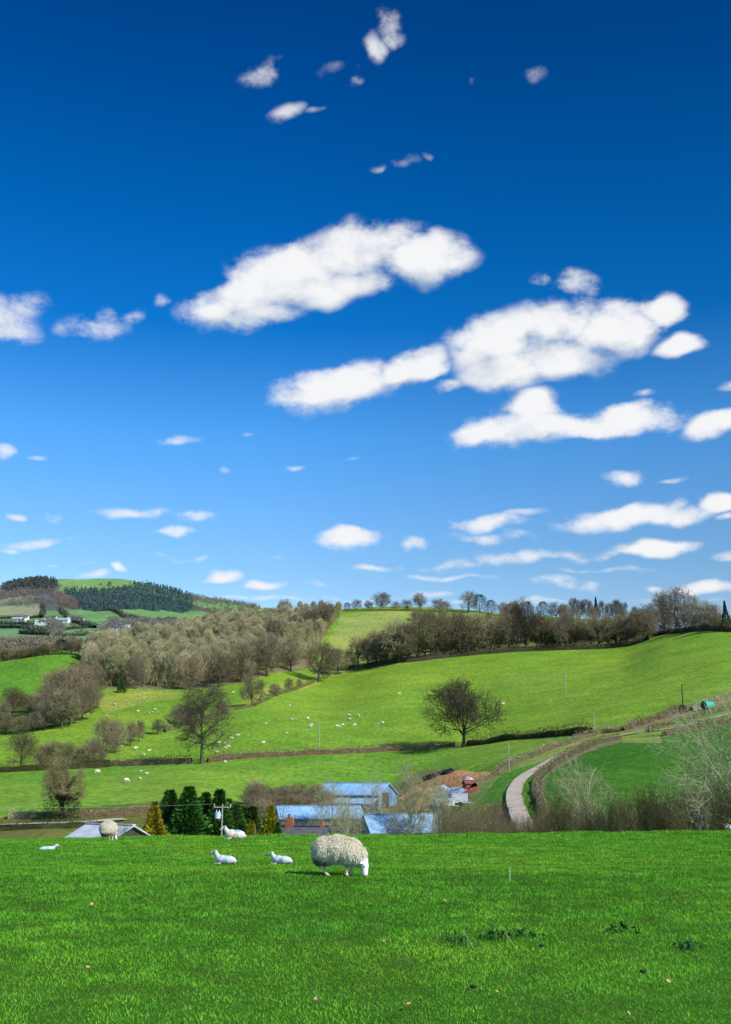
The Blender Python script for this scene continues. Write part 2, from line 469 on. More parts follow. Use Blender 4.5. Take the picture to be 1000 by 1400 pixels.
def ground(name, drange, nd, us, base, zones, mat, off=25., var=.12, vs=30.):
    if drange[0] < 1:
        d = np.concatenate([np.linspace(-22, 4, 24), np.exp(np.linspace(math.log(4.2), math.log(drange[1]), nd))])
    else:
        d = np.exp(np.linspace(math.log(drange[0]), math.log(drange[1]), nd))
    U, D = np.meshgrid(us, d)
    X = U * (D + (off if drange[0] < 1 else 0)) if drange[0] < 1 else U * D
    Z = zt(X, D)
    V = np.stack([X, D, Z], -1).reshape(-1, 3)
    nu, ndd = len(us), len(d)
    idx = np.arange(nu * ndd).reshape(ndd, nu)
    Q = np.stack([idx[:-1, :-1], idx[:-1, 1:], idx[1:, 1:], idx[1:, :-1]], -1).reshape(-1, 4)
    C = np.tile(np.array(base), (len(V), 1))
    jit = (fbm(V[:, 0] / (vs * .3), V[:, 1] / (vs * .3), 21, 3) - .5)
    pu = V[:, 0] / np.maximum(V[:, 1], .5) + jit * .012; pl = np.log(np.maximum(V[:, 1], .5)) + jit * .02
    for poly, c in zones:
        C[inside(pu, pl, poly)] = c
    n = fbm(V[:, 0] / vs, V[:, 1] / vs, 31, 4)[:, None] - .5
    C = C * (1 + n * var * 2.5)
    C[:, 0] *= 1 + n[:, 0] * .5
    return struct(name, mesh_np(name, V, Q, None, C, (mat,), None, True))


fine = np.linspace(-.42, .42, 560)
uw = np.concatenate([np.linspace(-1.1, -.43, 40), fine, np.linspace(.43, 1.1, 40)])
ground('foreground_field', (0, 58), 260, np.concatenate([np.linspace(-1.6, -.5, 30), np.linspace(-.49, .49, 240), np.linspace(.5, 1.6, 30)]), (.050, .155, .012), [], M['turf'], 25., .1, 3.)
ground('hillside', (58, 800), 620, uw, G_MID, [(plan(p), c) for p, c in ZONES], M['hill'])
ground('far_hill', (800, 12000), 420, uw, (.15, .29, .10), [(plan(p, 850., 5000.), tuple(.85 * v + w for v, w in zip(c, (.02, .04, .06)))) for p, c in FAR_ZONES], M['far'], vs=160.)  # distance haze mixed into the field colours as a pale blue shift

# ------------------------------------------------------------------ grass of the near field
def grass():
    d = np.concatenate([np.exp(nrg.uniform(math.log(5.2), math.log(56), 430000)), nrg.uniform(9, 56, 330000)])
    hw = .385 * d + 2.2
    u0 = nrg.uniform(-1, 1, len(d))
    x = u0 * hw; y = d; n = len(x)
    z = zt(x, y)
    tuft = fbm(x / .38, y / .45, 41, 3); big = fbm(x / 3.5, y / 3.5, 47, 3)
    s = np.clip(d / 9, .85, 4.5)
    brow = np.clip((d - 38) / 12, 0, 1) * np.clip(fbm(x / 1.3, y / 1.3, 61, 3) - .45, 0, 1) * .5
    h = (.012 + .020 * tuft ** 1.3 + .012 * nrg.uniform(0, 1, n)) * s ** .42 + brow * nrg.uniform(.3, 1, n)
    w = (.0038 + .003 * nrg.uniform(0, 1, n)) * s ** 1.05
    a = nrg.uniform(0, 2 * math.pi, n); ln = nrg.uniform(.2, 1.2, n) * h
    b = nrg.uniform(0, 2 * math.pi, n)
    p = np.stack([x, y, z - .006], 1)
    side = np.stack([np.cos(a), np.sin(a), 0 * a], 1) * w[:, None]
    tip = p + np.stack([np.cos(b) * ln, np.sin(b) * ln, h], 1)
    V = np.stack([p - side, p + side, tip], 1).reshape(-1, 3)
    base = np.array([.135, .46, .026])
    k = nrg.uniform(0, 1, n)
    c = base[None] * ((.86 + .30 * big + 1.0 * (nrg.uniform(0, 1, n) - .5)) * np.clip(.45 + 1.1 * tuft, .5, 1.35))[:, None]
    c[:, 0] *= 1 + 1.3 * np.clip(big - .45, 0, 1) + .6 * nrg.uniform(0, 1, n) * (tuft < .45)
    c[:, 0] += .03 * (tuft > .55)
    c *= (1 + .30 * np.clip(1 - d / 15, 0, 1))[:, None]  # near blades lightened in colour to offset the dark gaps between them
    dead = k < .012
    c[dead] = np.array([.36, .33, .14]) * nrg.uniform(.7, 1.2, dead.sum())[:, None]
    pale = (k > .965)
    c[pale] = np.array([.22, .40, .10])
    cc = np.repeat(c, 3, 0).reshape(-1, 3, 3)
    cc[:, :2] *= .66  # shade between the blades put into darker root colours
    T = np.arange(3 * n).reshape(-1, 3)
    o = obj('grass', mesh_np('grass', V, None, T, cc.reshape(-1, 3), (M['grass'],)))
    tag(o, 'short vivid green grazed grass covering the near field', 'grass', kind='stuff')


grass()

# ------------------------------------------------------------------ trees
def unit(v):
    return v / (np.linalg.norm(v) + 1e-9)


def tubes(seg, sides):
    """seg: (n,8) p0 p1 r0 r1 -> vertices, quads"""
    seg = np.asarray(seg, float)
    p0, p1, r0, r1 = seg[:, :3], seg[:, 3:6], seg[:, 6], seg[:, 7]
    d = p1 - p0; d /= np.linalg.norm(d, axis=1, keepdims=True) + 1e-9
    ref = np.where(np.abs(d[:, 2:3]) < .9, np.array([[0, 0, 1.]]), np.array([[1., 0, 0]]))
    a = np.cross(d, ref); a /= np.linalg.norm(a, axis=1, keepdims=True) + 1e-9
    b = np.cross(d, a)
    ang = np.arange(sides) * 2 * math.pi / sides
    ring = a[:, None] * np.cos(ang)[None, :, None] + b[:, None] * np.sin(ang)[None, :, None]
    V = np.stack([p0[:, None] + ring * r0[:, None, None], p1[:, None] + ring * r1[:, None, None]], 1).reshape(-1, 3)
    n = len(seg); base = (np.arange(n) * 2 * sides)[:, None]
    i = np.arange(sides); j = (i + 1) % sides
    Q = np.stack([base + i, base + j, base + sides + j, base + sides + i], -1).reshape(-1, 4)
    return V, Q


def gen_tree(seed, H, W, form='round', density=1., twig=.014, lean=0.):
    """segments of a leafless tree: (p0 p1 r0 r1 level)"""
    rg = np.random.default_rng(seed)
    segs = []
    cz, rz_ = {'round': (.56, .46), 'tall': (.55, .47), 'up': (.55, .48), 'shrub': (.45, .55), 'wide': (.6, .42)}[form]
    C = np.array([0, 0, cz * H]); E = np.array([W / 2, W / 2, rz_ * H])

    def outside(p):
        q = (p - C) / E
        return q @ q > 1.0 + .12 * rg.standard_normal()

    upb = {'round': .02, 'tall': .05, 'up': .28, 'shrub': .18, 'wide': .0}[form]

    def grow(p, d, L, r, lev, maxlev):
        n = [4, 4, 3, 2, 2][lev]
        for i in range(n):
            d = unit(d + rg.standard_normal(3) * [.06, .17, .22, .28, .3][lev] + np.array([0, 0, upb * (1.4 if lev < 3 else .6)]) * .5)
            q = p + d * L / n
            r1 = r * (1 - .62 / n)
            segs.append((*p, *q, r, r1, lev))
            if lev < maxlev and (i > 0 or lev > 1):
                k = [0, 2, 2.2 * density, 2.4 * density, 0][lev]
                k = int(k) + (rg.uniform() < k - int(k))
                for _ in range(k):
                    ax = unit(np.cross(d, rg.standard_normal(3)))
                    an = R(rg.uniform(28, 62)) if form != 'up' else R(rg.uniform(16, 38))
                    nd = unit(d * math.cos(an) + ax * math.sin(an))
                    s0 = p + (q - p) * rg.uniform(.2, 1)
                    grow(s0, nd, L * rg.uniform(.42, .68), max(r1 * rg.uniform(.4, .6), twig), lev + 1, maxlev)
            p, r = q, max(r1, twig)
            if lev > 0 and outside(p): return
        if lev < maxlev:
            for _ in range(2):
                nd = unit(d + rg.standard_normal(3) * .4)
                grow(p, nd, L * .5, max(r * .75, twig), lev + 1, maxlev)

    r0 = H * (.030 if form in ('round', 'wide') else .019)
    if form == 'shrub':
        for k in range(int(9 * density) + 3):
            a = rg.uniform(0, 2 * math.pi); an = R(rg.uniform(3, 48))
            b = np.array([rg.normal(0, W * .1), rg.normal(0, W * .1), 0])
            d = np.array([math.cos(a) * math.sin(an), math.sin(a) * math.sin(an), math.cos(an)])
            grow(b, d, H * rg.uniform(.5, .9), H * .011, 2, 4)
        return np.array(segs)
    th = {'round': .30, 'tall': .62, 'up': .5, 'wide': .28}[form] * H
    p = np.zeros(3); d = unit(np.array([lean, 0, 1.])); r = r0
    n = 5; stations = []
    for i in range(n):
        d = unit(d + rg.standard_normal(3) * .035)
        q = p + d * th / n; r1 = r0 * (1 - (.45 if form in ('round', 'wide') else .6) * (i + 1) / n)
        segs.append((*p, *q, r * (1.35 if i == 0 else 1), r1, 0)); p, r = q, r1; stations.append((p, r, (i + 1) / n))
    nl = {'round': 11, 'tall': 20, 'up': 16, 'wide': 12}[form]
    for k in range(nl):
        a = k * 2.4 + rg.uniform(-.4, .4); f = k / (nl - 1)
        if form in ('round', 'wide'):
            i = rg.integers(2, n); el = R(rg.uniform(2, 25) + 75 * f ** 1.3)
        else:
            i = min(n - 1, int(1 + f * (n - 1))); el = R(rg.uniform(5, 30) + 55 * f) if form == 'tall' else R(rg.uniform(45, 70) + 15 * f)
        p, r, _ = stations[i]
        p = p + np.array([0, 0, -rg.uniform(0, th / n * .8)])
        dd = np.array([math.cos(a) * math.cos(el), math.sin(a) * math.cos(el), math.sin(el)])
        q = (p - C) / E; e = dd / E
        A = e @ e; B = 2 * q @ e; Cc = q @ q - 1
        L = (-B + math.sqrt(max(B * B - 4 * A * Cc, 0))) / (2 * A)
        grow(p, dd, max(L * rg.uniform(.66, .85), H * .12), max(r * rg.uniform(.4, .62), twig * 2), 1, 4)
    grow(stations[-1][0], np.array([0, 0, 1.]), (H - th) * .8, stations[-1][1] * .8, 1, 4)
    return np.array(segs)


def tree_proto(name, seed, H, W, form, bark, twigc, density=1., twig=.014, split=True, ivy=0, leafy=0, leafc=(.1, .11, .04), lean=0.):
    S = gen_tree(seed, H, W, form, density, twig, lean)
    rg = np.random.default_rng(seed + 5)
    lv = S[:, 8]
    cut = 1 if form != 'shrub' else 2
    A = S[lv <= cut]; B = S[lv > cut]
    parts = []
    for ss, sides, c, m, nm in ((A, 5, bark, M['bark'], 'trunk'), (B, 3, twigc, M['twig'], 'crown')):
        if not len(ss): continue
        V, Q = tubes(ss, sides)
        t = np.repeat(np.array(c)[None] * (1 + .25 * (rg.uniform(0, 1, len(ss))[:, None] - .5)), 2 * sides, 0)
        T = None
        if nm == 'crown' and leafy:
            k = leafy; i = rg.integers(0, len(ss), k)
            p = ss[i, 3:6] + rg.normal(0, .12, (k, 3)); s = rg.uniform(.05, .16, k) * H / 12
            e1 = rg.standard_normal((k, 3)); e2 = rg.standard_normal((k, 3))
            LV = np.stack([p, p + e1 * s[:, None], p + e2 * s[:, None]], 1).reshape(-1, 3)
            T = np.arange(3 * k).reshape(-1, 3) + len(V)
            t = np.concatenate([t, np.repeat(np.array(leafc)[None] * rg.uniform(.6, 1.3, (k, 1)), 3, 0)]); V = np.concatenate([V, LV])
        if nm == 'trunk' and ivy:
            k = ivy; i = rg.integers(0, len(ss), k); f = rg.uniform(0, 1, (k, 1))
            p = ss[i, :3] * (1 - f) + ss[i, 3:6] * f + rg.normal(0, .22 * H / 12, (k, 3)); p[:, 2] = np.abs(p[:, 2])
            s = rg.uniform(.06, .16, k) * H / 10
            e1 = rg.standard_normal((k, 3)); e2 = rg.standard_normal((k, 3))
            LV = np.stack([p, p + e1 * s[:, None], p + e2 * s[:, None]], 1).reshape(-1, 3)
            T = np.arange(3 * k).reshape(-1, 3) + len(V)
            t = np.concatenate([t, np.repeat(np.array((.022, .045, .014))[None] * rg.uniform(.5, 1.6, (k, 1)), 3, 0)]); V = np.concatenate([V, LV])
        parts.append((nm, V, Q, T, t, m))
    if split:
        root = obj(name, None)
        for nm, V, Q, T, t, m in parts:
            obj(nm, mesh_np(nm, V, Q, T, t, (m,)), root)
    else:
        V = np.concatenate([p[1] for p in parts]); o = 0; Qs = []; Ts = []
        for p in parts:
            Qs.append(p[2] + o)
            if p[3] is not None: Ts.append(p[3] + o)
            o += len(p[1])
        root = obj(name, mesh_np(name, V, np.concatenate(Qs), np.concatenate(Ts) if Ts else None, np.concatenate([p[4] for p in parts]), (M['twig'],)))
    root['H'] = float(H); root['W'] = float(W)
    return root


PROT = []


def proto(*a, **k):
    o = tree_proto(*a, **k); PROT.append(o)
    return o


def plant(pr, p, h, label, cat='tree', group=None, w=None, rz=None, name=None):
    s = h / pr['H']; sx = s if w is None else w / pr['W']
    o = copy_tree(pr, p, rnd.uniform(0, 6.28) if rz is None else rz, (sx, sx, s))
    if name: o.name = name
    for k in ('H', 'W'):
        if k in o: del o[k]
    tag(o, label, cat, group)
    return o


def by_px(pr, px, py, hpx, label, wpx=None, dmin=56., group=None, cat='tree', rz=None, name=None, dmax=5000.):
    p = at(px, py, dmin, dmax if dmin > 800 else 650.); k = pxm(p[1])
    return plant(pr, p, hpx / k, label, cat, group, None if wpx is None else wpx / k, rz, name)


def by_top(pr, px, d, top, label, wpx=None, group=None, cat='tree', rz=None, name=None):
    p = at_d(px, d, (top + 1140) / 2); h = t_of(top) * d - p[2]
    return plant(pr, p, h, label, cat, group, None if wpx is None else wpx / pxm(d), rz, name)


oak = [proto('oak_tree', 101, 12.5, 15.5, 'round', (.060, .050, .042), (.085, .070, .050), 1.45, .018),
       proto('oak_tree', 102, 12, 13, 'round', (.085, .07, .052), (.125, .10, .065), 1.0, .016)]
brown = [proto('bare_tree', 201 + i, 11, 10.5, 'round', (.09, .075, .055), c, 1.0, .018) for i, c in enumerate([(.23, .185, .115), (.20, .16, .105), (.27, .225, .13)])]
tall = [proto('bare_tree', 221 + i, 15, 10.5, 'tall', (.10, .085, .065), c, .95, .016) for i, c in enumerate([(.14, .115, .085), (.17, .135, .085)])]
pale = [proto('pale_tree', 241 + i, 9, 8, 'round' if i != 1 else 'tall', (.34, .34, .22), (.40, .40, .22), .62, .011) for i in range(3)]
bigpale = proto('pale_tree', 251, 10, 16, 'wide', (.30, .31, .20), (.40, .44, .23), .95, .009)
wood = [proto('woodland_tree', 261 + i, 12, 6.2, 'up', (.14, .12, .09), c, .7, .03, split=False) for i, c in enumerate([(.50, .45, .25), (.44, .41, .23), (.55, .49, .28), (.38, .36, .21), (.48, .48, .24)])]
dense = [proto('bare_tree', 281 + i, 10, 9, 'round', (.10, .085, .06), c, .8, .03, split=False) for i, c in enumerate([(.25, .205, .125), (.31, .26, .15), (.21, .175, .115)])]
shrub = [proto('bare_shrub', 301 + i, 4, 4.2, 'shrub', (.12, .10, .06), c, .8, .012, leafy=lf, leafc=lc) for i, (c, lf, lc) in enumerate([((.17, .145, .07), 900, (.14, .15, .04)), ((.20, .155, .09), 300, (.17, .15, .06)), ((.10, .09, .05), 4200, (.055, .095, .025))])]
ivyt = [proto('ivy_tree', 321, 7, 6.4, 'round', (.06, .06, .04), (.24, .20, .10), 1.1, .013, ivy=5200, leafy=2600, leafc=(.26, .23, .10))]


def evergreen(name, seed, H, W, cols, form='cone', n=6500):
    rg = np.random.default_rng(seed)
    f = rg.uniform(0, 1, n) ** .75
    if form == 'cone':
        rad = (W / 2) * 1.15 * np.minimum(1, (1.01 - f) ** 1.2 * 1.25) * np.minimum(1, .75 + f * 3)
    else:
        rad = (W / 2) * np.sqrt(np.clip(1 - (2 * f - .9) ** 2 / 1.25, .02, 1))
    a = rg.uniform(0, 2 * math.pi, n)
    lump = .72 + .5 * vnoise(a * 1.9 + 7, f * H * .9, seed) + .12 * rg.standard_normal(n)
    r = rad * np.clip(lump, .3, 1.25) * (rg.uniform(.75, 1., n) if form == 'cone' else rg.uniform(.05, 1., n) ** .5)
    p = np.stack([np.cos(a) * r, np.sin(a) * r, f * H * .97 + .05], 1)
    out = np.stack([np.cos(a), np.sin(a), np.full(n, .9 if form == 'cone' else .4)], 1) + rg.normal(0, .35, (n, 3))
    out /= np.linalg.norm(out, axis=1, keepdims=True)
    side = np.cross(out, rg.standard_normal((n, 3))); side /= np.linalg.norm(side, axis=1, keepdims=True)
    s = rg.uniform(.16, .4, n) * H / 8
    V = np.stack([p - side * s[:, None] * .35, p + side * s[:, None] * .35, p + out * s[:, None]], 1).reshape(-1, 3)
    T = np.arange(3 * n).reshape(-1, 3)
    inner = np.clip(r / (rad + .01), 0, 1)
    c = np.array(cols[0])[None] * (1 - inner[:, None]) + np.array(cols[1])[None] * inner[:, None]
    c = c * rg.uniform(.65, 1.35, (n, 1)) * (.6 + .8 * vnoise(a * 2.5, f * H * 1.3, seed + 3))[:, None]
    C = np.repeat(c, 3, 0)
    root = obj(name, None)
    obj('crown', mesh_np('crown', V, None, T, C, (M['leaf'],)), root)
    S = np.array([(0, 0, 0, 0, 0, H * .5, H * .022, H * .014, 0), (0, 0, H * .5, 0, 0, H * .93, H * .014, H * .003, 0)])
    TV, TQ = tubes(S, 6)
    obj('trunk', mesh_np('trunk', TV, TQ, None, np.tile((.07, .05, .035), (len(TV), 1)), (M['bark'],)), root)
    root['H'] = float(H); root['W'] = float(W); PROT.append(root)
    return root


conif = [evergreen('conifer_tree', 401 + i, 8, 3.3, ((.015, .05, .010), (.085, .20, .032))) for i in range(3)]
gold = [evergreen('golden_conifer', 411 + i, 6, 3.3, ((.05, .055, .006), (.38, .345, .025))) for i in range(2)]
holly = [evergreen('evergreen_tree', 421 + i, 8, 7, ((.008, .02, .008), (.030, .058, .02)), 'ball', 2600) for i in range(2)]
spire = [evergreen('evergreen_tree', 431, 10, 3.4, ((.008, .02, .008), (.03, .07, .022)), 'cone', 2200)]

# --- single trees of the middle distance
by_px(oak[0], 634, 1021, 87, 'broad leafless oak standing alone in the hedge below the open hillside', 113, name='oak_tree', rz=1.)
by_px(tall[0], 276, 1044, 108, 'tall leafless tree with bare trunk at the hedge, left of the oak', 86, name='bare_tree')
by_px(oak[1], 28, 1053, 50, 'small round leafless tree with spreading crown at left end of the dark hedge', 48)
by_px(ivyt[0], 85, 1119, 78, 'yellowish bushy tree with ivy-dark base on the lower left field', 60)
by_px(holly[0], 84, 1121, 34, 'dark ivy covered bush at the foot of the yellowish bushy tree', 52, cat='bush', name='ivy_bush')
by_px(brown[1], 345, 966, 43, 'dark leafless tree at end of the short hedge below the wood', 38)
by_px(oak[1], 16, 982, 42, 'small leafless tree at far left below the vivid green field', 40)
for k, (px, py, h, w, s) in enumerate([(72, 985, 66, 52, 0), (100, 978, 68, 55, 1), (118, 965, 52, 40, 2), (85, 996, 52, 50, 1), (128, 952, 44, 34, 2), (62, 998, 38, 36, 2), (112, 985, 46, 42, 0), (80, 975, 60, 46, 2), (95, 992, 56, 46, 0), (108, 970, 60, 44, 2), (122, 975, 44, 36, 1), (70, 990, 48, 40, 2)]):
    by_px(dense[s], px, py, h, 'brown leafless tree in the rounded clump left of the sheep slope', w, group='trees of the rounded brown clump')
for k, (px, py, h, w, s) in enumerate([(142, 1042, 56, 40, 0), (158, 1030, 44, 36, 1), (128, 1046, 34, 36, 2), (178, 1020, 32, 24, 1), (190, 1014, 28, 18, 2), (70, 1050, 36, 38, 1), (92, 1049, 32, 34, 2), (56, 1051, 30, 28, 0), (112, 1048, 28, 34, 1)]):
    by_px(dense[s], px, py, h, 'low brown leafless tree along the dark left hedge', w, group='low trees along the left hedge')
for k, (px, py, h, w, s) in enumerate([(216, 1004, 20, 22, 2), (240, 996, 26, 30, 0), (256, 990, 24, 26, 1), (305, 976, 18, 22, 1), (376, 952, 16, 20, 0), (395, 945, 17, 16, 2), (409, 940, 12, 12, 1)]):
    by_px(dense[s], px, py, h, 'small leafless bush on the field boundary below the wood', w, group='bushes on the upper field boundary', cat='bush')
for k, (px, py, h, w, s) in enumerate([(8, 1004, 26, 30, 0), (30, 1003, 24, 30, 1), (48, 1000, 26, 26, 2), (5, 985, 26, 20, 1), (40, 975, 24, 30, 0)]):
    by_px(dense[s], px, py, h, 'bare bush on the far left field edge under the rounded clump', w, group='bushes on the far left field edge', cat='bush')
by_px(dense[2], 128, 968, 22, 'dark bush in the gap between rounded clump and big wood', 20, cat='bush')
by_px(conif[0], 166, 947, 18, 'small green evergreen at the lower edge of the big wood', 12, name='evergreen_tree')

# --- the wood on the left slope
WOOD = plan([(110, 908), (150, 888), (205, 872), (262, 858), (345, 848), (440, 838), (466, 842), (445, 868), (425, 905), (340, 930), (240, 941), (150, 940), (112, 932)])
poly = np.array([[math.exp(l) * u, math.exp(l)] for u, l in WOOD])
n = 0; spots = []
while n < 240:
    px = rnd.uniform(poly[:, 0].min(), poly[:, 0].max()); py = rnd.uniform(poly[:, 1].min(), poly[:, 1].max())
    if not inside(np.array([px / py]), np.array([math.log(py)]), WOOD)[0]: continue
    if min([(px - a) ** 2 + (py - b) ** 2 for a, b in spots] + [99]) < 16: continue
    spots.append((px, py)); n += 1
for x, y in spots:
    edge = y < 355
    pr = rnd.choice(wood)
    plant(pr, (x, y, gz(x, y)), rnd.uniform(.85, 1.15) * (11.0 - 5.0 * min(1, max(0, (y - 335) / 190))), 'slender tan leafless tree in the big wood on the left slope', 'tree', 'trees of the big wood on the left slope')
def undergrowth():
    rg = np.random.default_rng(77); n = 130000
    q = np.stack([rg.uniform(poly[:, 0].min(), poly[:, 0].max(), n), rg.uniform(poly[:, 1].min(), poly[:, 1].max(), n)], 1)
    q = q[inside(q[:, 0] / q[:, 1], np.log(q[:, 1]), WOOD)]; n = len(q)
    h = rg.uniform(0, 1, n) ** 1.2 * (2.5 + 8 * fbm(q[:, 0] / 9, q[:, 1] / 9, 8, 3)) * (1 - .4 * np.clip((q[:, 1] - 335) / 190, 0, 1))
    p = np.stack([q[:, 0], q[:, 1], zt(q[:, 0], q[:, 1]) + h], 1)
    up = np.stack([rg.normal(0, .3, n), rg.normal(0, .3, n), np.ones(n)], 1); sd = np.cross(up, rg.standard_normal((n, 3))); sd /= np.linalg.norm(sd, axis=1, keepdims=True)
    V = np.stack([p - sd * .045, p + sd * .045, p + up * rg.uniform(1.2, 3.2, (n, 1))], 1).reshape(-1, 3)
    k = fbm(q[:, 0] / 14, q[:, 1] / 14, 3, 3)[:, None]
    c = np.array([[.30, .28, .14]]) * (1 - k) + np.array([[.56, .51, .27]]) * k
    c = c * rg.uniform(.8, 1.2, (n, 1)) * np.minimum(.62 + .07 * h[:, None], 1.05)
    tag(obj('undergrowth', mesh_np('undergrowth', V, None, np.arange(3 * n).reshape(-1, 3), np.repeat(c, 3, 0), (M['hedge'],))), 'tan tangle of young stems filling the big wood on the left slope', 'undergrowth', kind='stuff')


undergrowth()
for px, py, h, w, s in [(160, 938, 48, 34, 1), (130, 935, 46, 36, 1), (185, 942, 46, 30, 2), (262, 943, 44, 34, 0), (300, 939, 46, 40, 2), (330, 933, 54, 44, 0), (365, 925, 56, 46, 2), (398, 918, 50, 40, 1), (375, 884, 36, 46, 0), (345, 878, 30, 36, 1), (400, 872, 28, 34, 2)]:
    by_px(dense[s], px, py, h, 'rounded leafless tree on the lower edge of the big wood', w, group='rounded trees edging the big wood')
by_px(brown[1], 443, 858, 38, 'dark spreading leafless tree at the top corner of the big wood', 42, group=None)
by_px(brown[0], 425, 862, 34, 'leafless tree just left of the top corner tree of the big wood', 30)
by_px(holly[0], 418, 866, 20, 'dark evergreen bush at the top edge of the big wood', 24, name='evergreen_bush', cat='bush')
by_px(conif[1], 327, 872, 18, 'small green evergreen in the middle of the big wood', 22, name='evergreen_tree')
for px, py, h in [(290, 852, 24), (347, 846, 26), (390, 840, 24)]:
    by_px(brown[0], px, py, h, 'thin leafless tree standing above the skyline of the big wood', 22, group='trees above the skyline of the big wood')

# --- the main hedgerow and the trees behind it
HR = [(436, 932, 56, 62, 'brown', 1), (462, 922, 34, 34, 'dense', 0), (490, 914, 44, 36, 'brown', 0), (515, 910, 34, 34, 'dense', 1), (545, 906, 58, 48, 'dense', 1), (572, 903, 70, 62, 'brown', 2), (598, 900, 72, 62, 'brown', 0), (626, 897, 60, 50, 'dense', 2), (655, 894, 56, 44, 'dense', 1), (682, 891, 54, 44, 'brown', 2), (718, 889, 68, 54, 'oak', 0), (748, 888, 46, 40, 'dense', 0), (785, 886, 56, 46, 'brown', 1), (808, 886, 48, 34, 'brown', 2), (832, 885, 44, 40, 'dense', 1), (858, 882, 38, 40, 'dense', 2), (878, 877, 44, 44, 'dense', 0), (530, 908, 40, 34, 'dense', 2), (560, 905, 50, 40, 'dense', 0), (640, 896, 44, 40, 'dense', 0), (700, 890, 46, 34, 'dense', 2), (765, 888, 42, 34, 'dense', 2)]
KIND = {'brown': brown, 'dense': dense, 'oak': oak}
for px, py, h, w, kd, s in HR:
    if (px, kd) == (718, 'oak'):
        by_px(oak[0], px, py, h, 'dark spreading oak, tallest tree in the hedgerow across the upper hill', w, name='oak_tree')
    else:
        by_px(KIND[kd][s], px, py, h, 'leafless tree in the hedgerow along the top of the open hillside', w, group='trees of the upper hedgerow')
for k in range(26):
    f = k / 25; px = 500 + 385 * f + rnd.uniform(-5, 5); py = np.interp(px, [490, 560, 620, 700, 780, 850, 890], [913, 905, 898, 890, 887, 884, 876]) - 2
    by_px(dense[k % 3], px, py, rnd.uniform(26, 46) * (1.1 if px < 700 else .9), 'leafless tree in the hedgerow along the top of the open hillside', rnd.uniform(34, 52), group='trees of the upper hedgerow')
for px, py, h, w in [(623, 895, 32, 28), (672, 892, 20, 26), (750, 889, 26, 34), (875, 876, 26, 30), (445, 928, 18, 16), (478, 914, 24, 20)]:
    by_px(holly[rnd.randint(0, 1)], px, py, h, 'dark evergreen bush in the shaded foot of the upper hedgerow', w, group='evergreen bushes in the upper hedgerow', cat='bush', name='evergreen_bush')
for k in range(46):
    px = rnd.uniform(545, 880); p = at_d(px, rnd.uniform(415, 500), 860)
    plant(rnd.choice(dense), p, rnd.uniform(3.8, 7), 'leafless tree in the belt between upper hedgerow and ridge', 'tree', 'trees behind the upper hedgerow')
# --- ridge
for px, py, h, w, kd in [(475, 835, 12, 12, 'e'), (488, 834, 15, 17, 'b'), (505, 834, 14, 14, 'b'), (521, 834, 26, 31, 'b'), (540, 834, 12, 16, 'b'), (556, 834, 15, 20, 'b'), (575, 834, 24, 26, 'b'), (600, 835, 17, 24, 'b'), (612, 836, 14, 20, 'b'), (640, 836, 28, 30, 'b'), (656, 837, 26, 24, 'e'), (672, 839, 20, 18, 'e'), (690, 842, 20, 24, 'b'), (706, 843, 22, 22, 'b'), (722, 845, 24, 18, 'e'), (743, 847, 26, 21, 'e'), (762, 848, 26, 26, 'b'), (775, 849, 22, 22, 'b')]:
    if kd == 'e':
        by_px(rnd.choice(holly), px, py, h, 'small dark evergreen tree on the ridge skyline', w, group='evergreens on the ridge skyline', name='evergreen_tree')
    else:
        by_px(rnd.choice(brown), px, py, h, 'small leafless tree on the ridge skyline', w, group='leafless trees on the ridge skyline')
for px in (783, 792, 800, 808, 824, 832, 841, 848, 868, 855):
    p = at_d(px + rnd.uniform(-2, 2), 500, 845)
    plant(tall[rnd.randint(0, 1)], p, rnd.uniform(26, 37) / pxm(500), 'thin upright leafless tree in the row on the ridge', 'tree', 'thin trees in a row on the ridge', rnd.uniform(12, 17) / pxm(500))
p = at_d(816, 500, 845); plant(spire[0], p, 34 / pxm(500), 'narrow dark conifer among the thin trees on the ridge', 'tree', None, 9 / pxm(500))
for px, h, w, l in [(893, 40, 44, 'low brown tree at left of the right skyline group'), (908, 56, 40, 'tall leafless tree on the right skyline, left of the broadest one'), (926, 58, 58, 'broadest leafless tree on the right skyline'), (948, 44, 30, 'leafless tree on right skyline just right of the broadest one'), (965, 36, 34, 'low leafless tree beside the greenish tree on right skyline')]:
    q = at(px, 864, 200., 650.); q = at_d(px, q[1] + 14, 864); k = pxm(q[1]); plant(brown[int(h) % 3], q, (h + 4) / k, l, 'tree', None, w / k)
by_px(dense[1], 978, 863, 38, 'greenish rounded tree left of the narrow conifer on right skyline', 28)
by_px(spire[0], 994, 863, 44, 'narrow dark conifer at the right edge of the skyline', 13)
for px in (886, 915, 938, 957, 985, 1010, 1035):
    q = at(px, 865, 200., 650.); q = at_d(px, q[1] + 12, 865); k = pxm(q[1]); plant(dense[px % 3], q, rnd.uniform(22, 30) / k, 'low leafless bush under the trees of the right skyline', 'bush', 'bushes under the right skyline trees', rnd.uniform(26, 34) / k)

